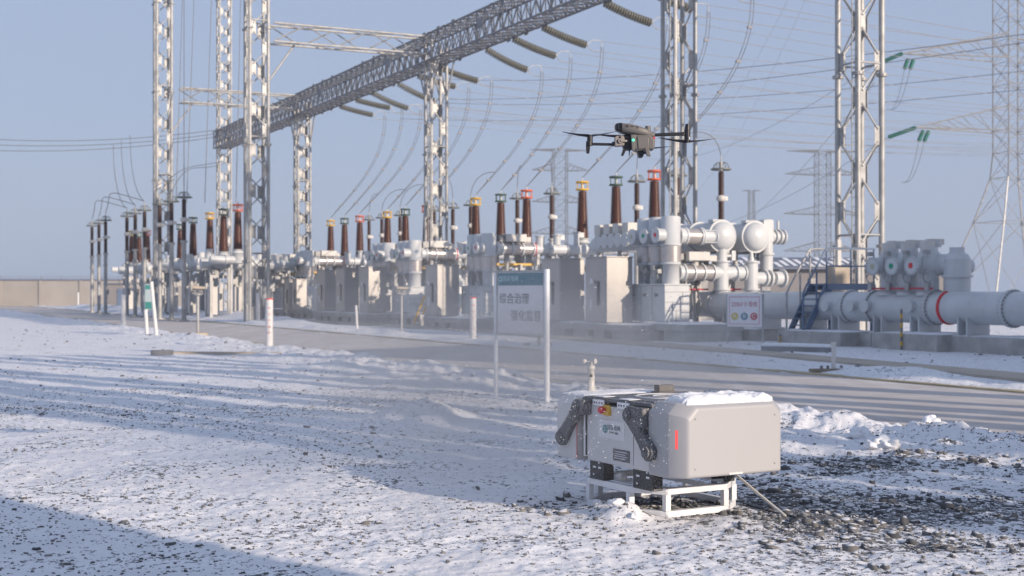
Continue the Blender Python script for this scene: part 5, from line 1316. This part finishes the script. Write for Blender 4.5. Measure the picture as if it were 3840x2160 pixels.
# ---------------------------------------------------------------- the drone
DZ = 9.5; KP = DZ/F
def dp(u, v, y=0.):   # point of the drone, from its own drawing grid
    return Vector(((2050+.2717*u-2390)*KP, y, (530-(400+.2717*v))*KP))
dr = thing('drone', 'dark grey quadcopter drone with black arms hovering over the dock', 'drone', P(2390, 530, DZ))
# top shell: long tapered hull tilted nose-up to the left
m = MB(); secs = [(945, 285, .030, .020), (985, 292, .058, .030), (1050, 303, .075, .036), (1150, 320, .082, .038), (1260, 340, .080, .035), (1360, 362, .068, .030), (1440, 385, .045, .022), (1465, 392, .022, .014)]
n = 20; vs = []
for u, v, hw, hh in secs:
    c = dp(u, v)
    for j in range(n):
        a = 2*PI*j/n; ca, sa = math.cos(a), math.sin(a)
        vs.append(c + Vector((0, hw*math.copysign(abs(ca)**.6, ca), hh*math.copysign(abs(sa)**.6, sa))))
m._add(vs, [(i*n+j, i*n+(j+1) % n, (i+1)*n+(j+1) % n, (i+1)*n+j) for i in range(len(secs)-1) for j in range(n)], True)
m._add(vs[:n], [tuple(range(n))], False); m._add(vs[-n:], [tuple(range(n))], False)
hull = m.build('hull', 'drone_grey', dr)
m = MB(); vs = []
for u, v, hw, hh in ((938, 284, .018, .014), (955, 286, .042, .026), (1000, 294, .0645, .0345), (1030, 300, .0725, .0372)):
    c = dp(u, v)
    for j in range(n):
        a = 2*PI*j/n; ca, sa = math.cos(a), math.sin(a); vs.append(c+Vector((0, hw*math.copysign(abs(ca)**.6, ca), hh*math.copysign(abs(sa)**.6, sa))))
m._add(vs, [(i*n+j, i*n+(j+1) % n, (i+1)*n+(j+1) % n, (i+1)*n+j) for i in range(3) for j in range(n)], True); m._add(vs[:n], [tuple(range(n))], False)
m.build('nose_visor', 'drone_lens', hull)
m = MB()
for u, v in ((1098, 288), (1232, 306)): m.ring(dp(u, v, -.079), (0, -1, 0), .0075, .002, 14, 5)
for u, v in ((1155, 290), (1178, 292)): m.cyl(dp(u, v, -.083), dp(u, v, -.06), .004, n=8)
m.build('side_sensor', 'drone_lens', hull)
# lower body with battery
def slab(name, pts, y0, y1, m_, par, bev=.006):
    return MB().prism([dp(u, v, y0) for u, v in pts], (0, y1-y0, 0)).build(name, m_, par, bev, 3)
lower = slab('lower_body', [(1195, 385), (1420, 400), (1460, 440), (1490, 470), (1478, 600), (1400, 600), (1330, 610), (1240, 625), (1180, 590), (1170, 430)], -.06, .075, 'drone_grey', dr, .012)
slab('battery', [(1235, 420), (1400, 440), (1395, 590), (1250, 600)], -.068, -.055, 'drone_grey', lower, .006)
slab('front_frame', [(1050, 395), (1180, 395), (1175, 600), (1080, 600), (1050, 560)], -.03, .06, 'drone_black', dr)
slab('pillar', [(1150, 400), (1215, 400), (1205, 625), (1165, 625)], -.075, -.05, 'drone_grey', dr, .004)
MB().lathe([(.001, .012), (.008, .009), (.010, 0)], dp(1180, 478, -.077), (0, -1, 0), 14).build('nav_light', 'led_green', dr)
MB().lathe([(.001, .012), (.009, .008), (.011, 0)], dp(1470, 442, -.03), (.6, -1, 0), 14).build('tail_light', 'estop_red', dr)
# camera gimbal
gb = slab('gimbal_camera', [(935, 430), (960, 415), (1050, 415), (1065, 440), (1065, 545), (945, 555), (935, 540)], -.055, .03, 'gimbal_grey', dr, .006)
MB().cyl(dp(1010, 485, -.055), dp(1010, 485, -.068), .017, n=20).build('yaw_joint', 'gimbal_grey', gb)
MB().cyl(dp(1010, 485, -.068), dp(1100, 488, -.06), .0085, n=12).build('gimbal_arm', 'gimbal_grey', gb)
MB().cyl(dp(985, 485, -.056), dp(985, 485, -.0575), .012, n=16).cyl(dp(1003, 435, -.0555), dp(1003, 435, -.057), .008, n=14).build('lens', 'drone_lens', gb)
MB().cyl(dp(930, 520, -.02), dp(900, 520, -.02), .017, n=14).build('arm_hinge', 'drone_black', dr)
# antenna puck
MB().cyl(dp(1402, 340, .02), dp(1402, 265, .02), .0205, n=20).build('antenna_puck', 'drone_grey', dr, .002)
def blade_set(hub, ang, L_, tilt, name, parts=2):
    m = MB()
    for s in range(parts):
        a = ang+PI*s; d = Vector((math.cos(a), math.sin(a), 0)); e = Vector((-d.y, d.x, 0))
        secs = [(.012, .010), (.05, .030), (.4, .027), (.8, .018), (1., .005)]
        top, bot = [], []
        vs = []
        for f, wdt in secs:
            c = hub + d*L_*f + Vector((0, 0, tilt*f*f*L_ + .012*f)); tw = .5*(1-f)+.12
            q = (e*math.cos(tw)+Vector((0, 0, math.sin(tw))))*wdt; nz = Vector((0, 0, .0014))
            vs += [c-q*.5-nz, c+q*.5-nz, c+q*.5+nz, c-q*.5+nz]
        k = len(secs); fs = [(i*4+j, i*4+(j+1) % 4, (i+1)*4+(j+1) % 4, (i+1)*4+j) for i in range(k-1) for j in range(4)] + [(0, 1, 2, 3), (4*k-4, 4*k-3, 4*k-2, 4*k-1)]
        m._add(vs, fs, False)
    m.cyl(hub-Vector((0, 0, .008)), hub+Vector((0, 0, .008)), .014, n=14)
    return m
# left arm, motor and foot
la = slab('arm', [(905, 505), (905, 540), (610, 535), (590, 520), (600, 498)], -.012, .012, 'drone_black', dr, .004)
mt = MB().cyl(dp(597, 410), dp(597, 480), .0205, n=20).cyl(dp(590, 480), dp(590, 540), .024, n=20).build('motor', 'drone_black', la)
MB().prism([dp(545, 480, -.014), dp(610, 480, -.014), dp(600, 560, -.014), dp(588, 648, -.014), dp(548, 645, -.014), dp(542, 560, -.014)], (0, .028, 0)).build('foot', 'drone_black', la, .004)
blade_set(dp(600, 402), math.radians(172), .20, .10, 'p').build('propeller', 'drone_black', la)
# right arm and motor
ra = slab('arm', [(1460, 372), (1900, 350), (1910, 400), (1480, 412)], -.014, .014, 'drone_black', dr, .005)
MB().cyl(dp(1405, 392, -.02), dp(1470, 390, 0), .020, n=16).build('arm_hinge', 'drone_grey', ra)
MB().box(dp(1435, 392, -.022), (.012, .006, .022)).build('hinge_lock', 'warm_white', ra)
MB().cyl(dp(1942, 320), dp(1942, 475), .0215, n=20).cyl(dp(1948, 240), dp(1942, 318), .0165, .021, n=18).build('motor', 'drone_black', ra, .002)
MB().box(dp(1965, 440, -.022), (.008, .004, .018)).build('motor_light', 'sticker', ra)
blade_set(dp(1940, 482), math.radians(8), .21, .06, 'p').build('propeller', 'drone_black', ra)
# the two arms on the far side
for u, v, du, dv, ang in ((1060, 360, 1075, 345, 176), (1380, 500, 1420, 515, 4)):
    hub = dp(du, dv, .30)
    fa = MB().cyl(dp(u+60, v+20, .05), hub-Vector((0, 0, .02)), .012, n=12).build('arm', 'drone_black', dr)
    MB().cyl(hub-Vector((0, 0, .04)), hub-Vector((0, 0, .004)), .021, n=18).build('motor', 'drone_black', fa)
    blade_set(hub, math.radians(ang), .2, .03, 'p').build('propeller', 'drone_black', fa)
# landing legs
slab('landing_leg', [(1045, 600), (1095, 600), (1050, 690), (1018, 685)], -.05, -.03, 'drone_black', dr, .003)
slab('landing_leg', [(1130, 600), (1150, 600), (1142, 685), (1132, 685)], -.02, -.012, 'drone_black', dr, .001)
slab('landing_leg', [(1245, 615), (1335, 610), (1340, 660), (1320, 705), (1270, 700)], -.03, .05, 'drone_black', dr, .004)
slab('landing_leg', [(1340, 570), (1400, 590), (1425, 700), (1368, 695)], -.07, -.05, 'drone_grey', dr, .004)
# ---------------------------------------------------------------- unseen things added outside the frame to throw the shadows
def sc(s, c): return Vector((s*.745+c*.667, -s*.667+c*.745, 0))
ra_ = math.atan2(-.667, .745)
t = thing('shade_building', 'unseen flat-roofed building added beyond the right edge to cast shade', 'building', sc(12, 31.0), ra_)  # unseen, placed so its shade covers the right-hand switchgear
MB().box((0, 0, 5.4), (8, 16.6, 10.8)).build('wall_face', 'wall_beige', t)
MB().box((0, 0, 10.9), (8.4, 17, .2)).build('roof', 'roof_tile', t)
m = MB()
for k in range(5):
    for z in (1.8, 5.4): m.box((-4.01, -6.4+3.2*k, z), (.06, 1.4, 1.6))
m.build('window', 'black', t)
t = thing('shade_box', 'unseen metal box added behind the viewer to cast foreground shade', 'shade box', sc(9, 3.3), ra_)  # unseen box, added to shade the bottom left foreground
MB().box((0, 0, 3.2), (2.4, 3.5, 6.4)).build('wall_face', 'stainless', t); MB().box((0, 0, 6.46), (2.7, 3.8, .12)).build('roof', 'roof_tile', t)
MB().box((-1.21, .6, 1.1), (.04, .9, 2.0)).build('door', 'blue_steel', t)
POLES = [(20.45, .85, 12, 9), (18.8, .5, 12, 11), (17.7, .75, 12, 10), (16.8, .5, 13, 12), (15.9, .75, 13, 10), (15.05, .36, 13, 13), (13.2, .75, 13, 12), (12.45, .6, 14, 14), (11.4, .75, 14, 13), (10.6, .85, 14, 11), (9.75, .8, 14, 13), (9.0, .7, 13, 12)]  # unseen posts, placed and widened to cast the shadow bands
for k, (c, wd_, Hh, s) in enumerate(POLES):
    t = thing('shade_post', 'unseen grey post added beyond the right edge to cast a shadow band', 'post', sc(s, c), ra_, 'posts throwing shadows across the road')
    MB().cyl((0, 0, 0), (0, 0, Hh), wd_/2, wd_/2*.85, n=20).build('shaft', 'galv', t)
    MB().cyl((0, 0, 0), (0, 0, .08), wd_*.9, n=20).build('base_plate', 'galv', t); MB().cyl((0, 0, Hh), (0, 0, Hh+.5), wd_*.35, n=16).build('head', 'porcelain', t)

# ---------------------------------------------------------------- blown snow in the air
rng = np.random.default_rng(12)
def flecks():
    n1 = 1500; Y = rng.uniform(9.6, 15, n1); X = rng.normal(1950, 330, n1); Y_ = rng.normal(1330, 190, n1)
    pts = [P(x, y, d) for x, y, d in zip(X, Y_, Y)]
    n2 = 650; pts += [P(x, y, d) for x, y, d in zip(rng.normal(2330, 260, n2), rng.normal(1190, 75, n2), rng.uniform(10, 13, n2))]
    n3 = 300; pts += [P(x, y, d) for x, y, d in zip(rng.uniform(2050, 2520, n3), rng.uniform(1380, 1750, n3), rng.uniform(8.0, 9.0, n3))]
    m = MB()
    for p in pts:
        if p.z < .05: continue
        r = .0016*(1+1.3*random.random()**4)
        vs = [p+Vector(v)*r for v in ((1.6,0,0),(-1.6,0,0),(0,1,0),(0,-1,0),(0,0,1),(0,0,-1))]
        m._add(vs, [(0,2,4),(2,1,4),(1,3,4),(3,0,4),(2,0,5),(1,2,5),(3,1,5),(0,3,5)], False)
    me = bpy.data.meshes.new('blown_snow'); me.from_pydata(m.v, [], m.f); me.materials.append(M['fleck'])
    o = bpy.data.objects.new('blown_snow', me); COL.objects.link(o); tag(o, 'flecks of blown snow drifting in the air round the dock', 'snow', kind='stuff')
flecks()

# ---------------------------------------------------------------- light, air, camera
wd = bpy.data.worlds.new('World'); S.world = wd; wd.use_nodes = True; nt = wd.node_tree
sky = nt.nodes.new('ShaderNodeTexSky'); sky.sky_type = 'NISHITA'; sky.sun_disc = False
az = math.atan2(.745, -.667)                 # from +Y clockwise towards +X
sky.sun_elevation = SUN_EL; sky.sun_rotation = az
sky.air_density = 1.0; sky.dust_density = 1.2; sky.ozone_density = 1.6; sky.altitude = 0
sm = nt.nodes.new('ShaderNodeMix'); sm.data_type = 'RGBA'; sm.inputs['Factor'].default_value = .86   # thin high cloud: pale veil over the clear sky
nt.links.new(sky.outputs[0], sm.inputs['A']); sm.inputs['B'].default_value = (3.05, 3.73, 5.28, 1)
nt.links.new(sm.outputs['Result'], nt.nodes['Background'].inputs[0]); nt.nodes['Background'].inputs[1].default_value = .12
sl_ = bpy.data.lights.new('sun', 'SUN'); sl_.energy = 4.7; sl_.angle = math.radians(.45); sl_.color = (1, .84, .68)
so = bpy.data.objects.new('sun', sl_); COL.objects.link(so)
dirv = Vector((SH.x*math.cos(SUN_EL), SH.y*math.cos(SUN_EL), -math.sin(SUN_EL)))
so.rotation_euler = dirv.to_track_quat('-Z', 'Y').to_euler(); so.location = (30, -30, 30)
hz_m = bpy.data.materials.new('haze'); hz_m.use_nodes = True; hn = hz_m.node_tree
hn.nodes.remove(hn.nodes['Principled BSDF']); pv = hn.nodes.new('ShaderNodeVolumePrincipled'); hn.links.new(pv.outputs[0], hn.nodes['Material Output'].inputs['Volume'])
pv.inputs['Color'].default_value = (.86, .88, .95, 1); pv.inputs['Density'].default_value = HAZE; pv.inputs['Anisotropy'].default_value = .1
M['haze'] = hz_m
hb = MB().box((0, 270, 24), (900, 640, 51)).build('haze', 'haze'); tag(hb, 'thin winter haze filling the air over the whole yard', 'haze', kind='stuff')
vm = bpy.data.materials.new('snow_veil'); vm.use_nodes = True; vn = vm.node_tree; vl = vn.links
vn.nodes.remove(vn.nodes['Principled BSDF']); pv = vn.nodes.new('ShaderNodeVolumePrincipled'); vl.new(pv.outputs[0], vn.nodes['Material Output'].inputs['Volume'])
pv.inputs['Color'].default_value = (.93, .94, .97, 1); pv.inputs['Anisotropy'].default_value = .2
tc = vn.nodes.new('ShaderNodeTexCoord'); ln = vn.nodes.new('ShaderNodeVectorMath'); ln.operation = 'LENGTH'; vl.new(tc.outputs['Object'], ln.inputs[0])
f1 = vn.nodes.new('ShaderNodeMapRange'); f1.interpolation_type = 'SMOOTHSTEP'; f1.inputs['From Min'].default_value = 1.; f1.inputs['From Max'].default_value = .1; vl.new(ln.outputs['Value'], f1.inputs['Value'])
nz = vn.nodes.new('ShaderNodeTexNoise'); nz.inputs['Scale'].default_value = 2.6; nz.inputs['Detail'].default_value = 3; vl.new(tc.outputs['Object'], nz.inputs['Vector'])
f2 = vn.nodes.new('ShaderNodeMapRange'); f2.inputs['From Min'].default_value = .32; f2.inputs['From Max'].default_value = .72; vl.new(nz.outputs['Fac'], f2.inputs['Value'])
mu = vn.nodes.new('ShaderNodeMath'); mu.operation = 'MULTIPLY'; vl.new(f1.outputs[0], mu.inputs[0]); vl.new(f2.outputs[0], mu.inputs[1])
m2 = vn.nodes.new('ShaderNodeMath'); m2.operation = 'MULTIPLY'; vl.new(mu.outputs[0], m2.inputs[0]); m2.inputs[1].default_value = VEIL; vl.new(m2.outputs[0], pv.inputs['Density'])
M['snow_veil'] = vm
vs_ = MB().lathe([(1e-4, -1)] + [(math.cos(a), math.sin(a)) for a in [(-PI/2+PI*k/12) for k in range(1, 12)]] + [(1e-4, 1)], (0, 0, 0), n=24)
vo = vs_.build('snow_veil', 'snow_veil'); vo.location = (-.05, 11.3, 1.0); vo.scale = (3.0, 3.9, 1.2)
tag(vo, 'thin cloud of blown snow whirled up beside the dock', 'snow cloud', kind='stuff')
cam = bpy.data.cameras.new('camera'); cam.sensor_width = 36; cam.lens = 36*F/3840; cam.clip_end = 6000; cam.clip_start = .1
cam.shift_y = (HOR-1080)/3840
cam.dof.use_dof = True; cam.dof.focus_distance = 9.4; cam.dof.aperture_fstop = 3.6
co = bpy.data.objects.new('camera', cam); COL.objects.link(co); co.location = (0, 0, CH); co.rotation_euler = (PI/2, 0, 0)
S.camera = co
S.view_settings.view_transform = 'Standard'; S.view_settings.look = 'None'; S.view_settings.gamma = 1; S.view_settings.exposure = .12
S.cycles.use_denoising = True
S.cycles.max_bounces = 8
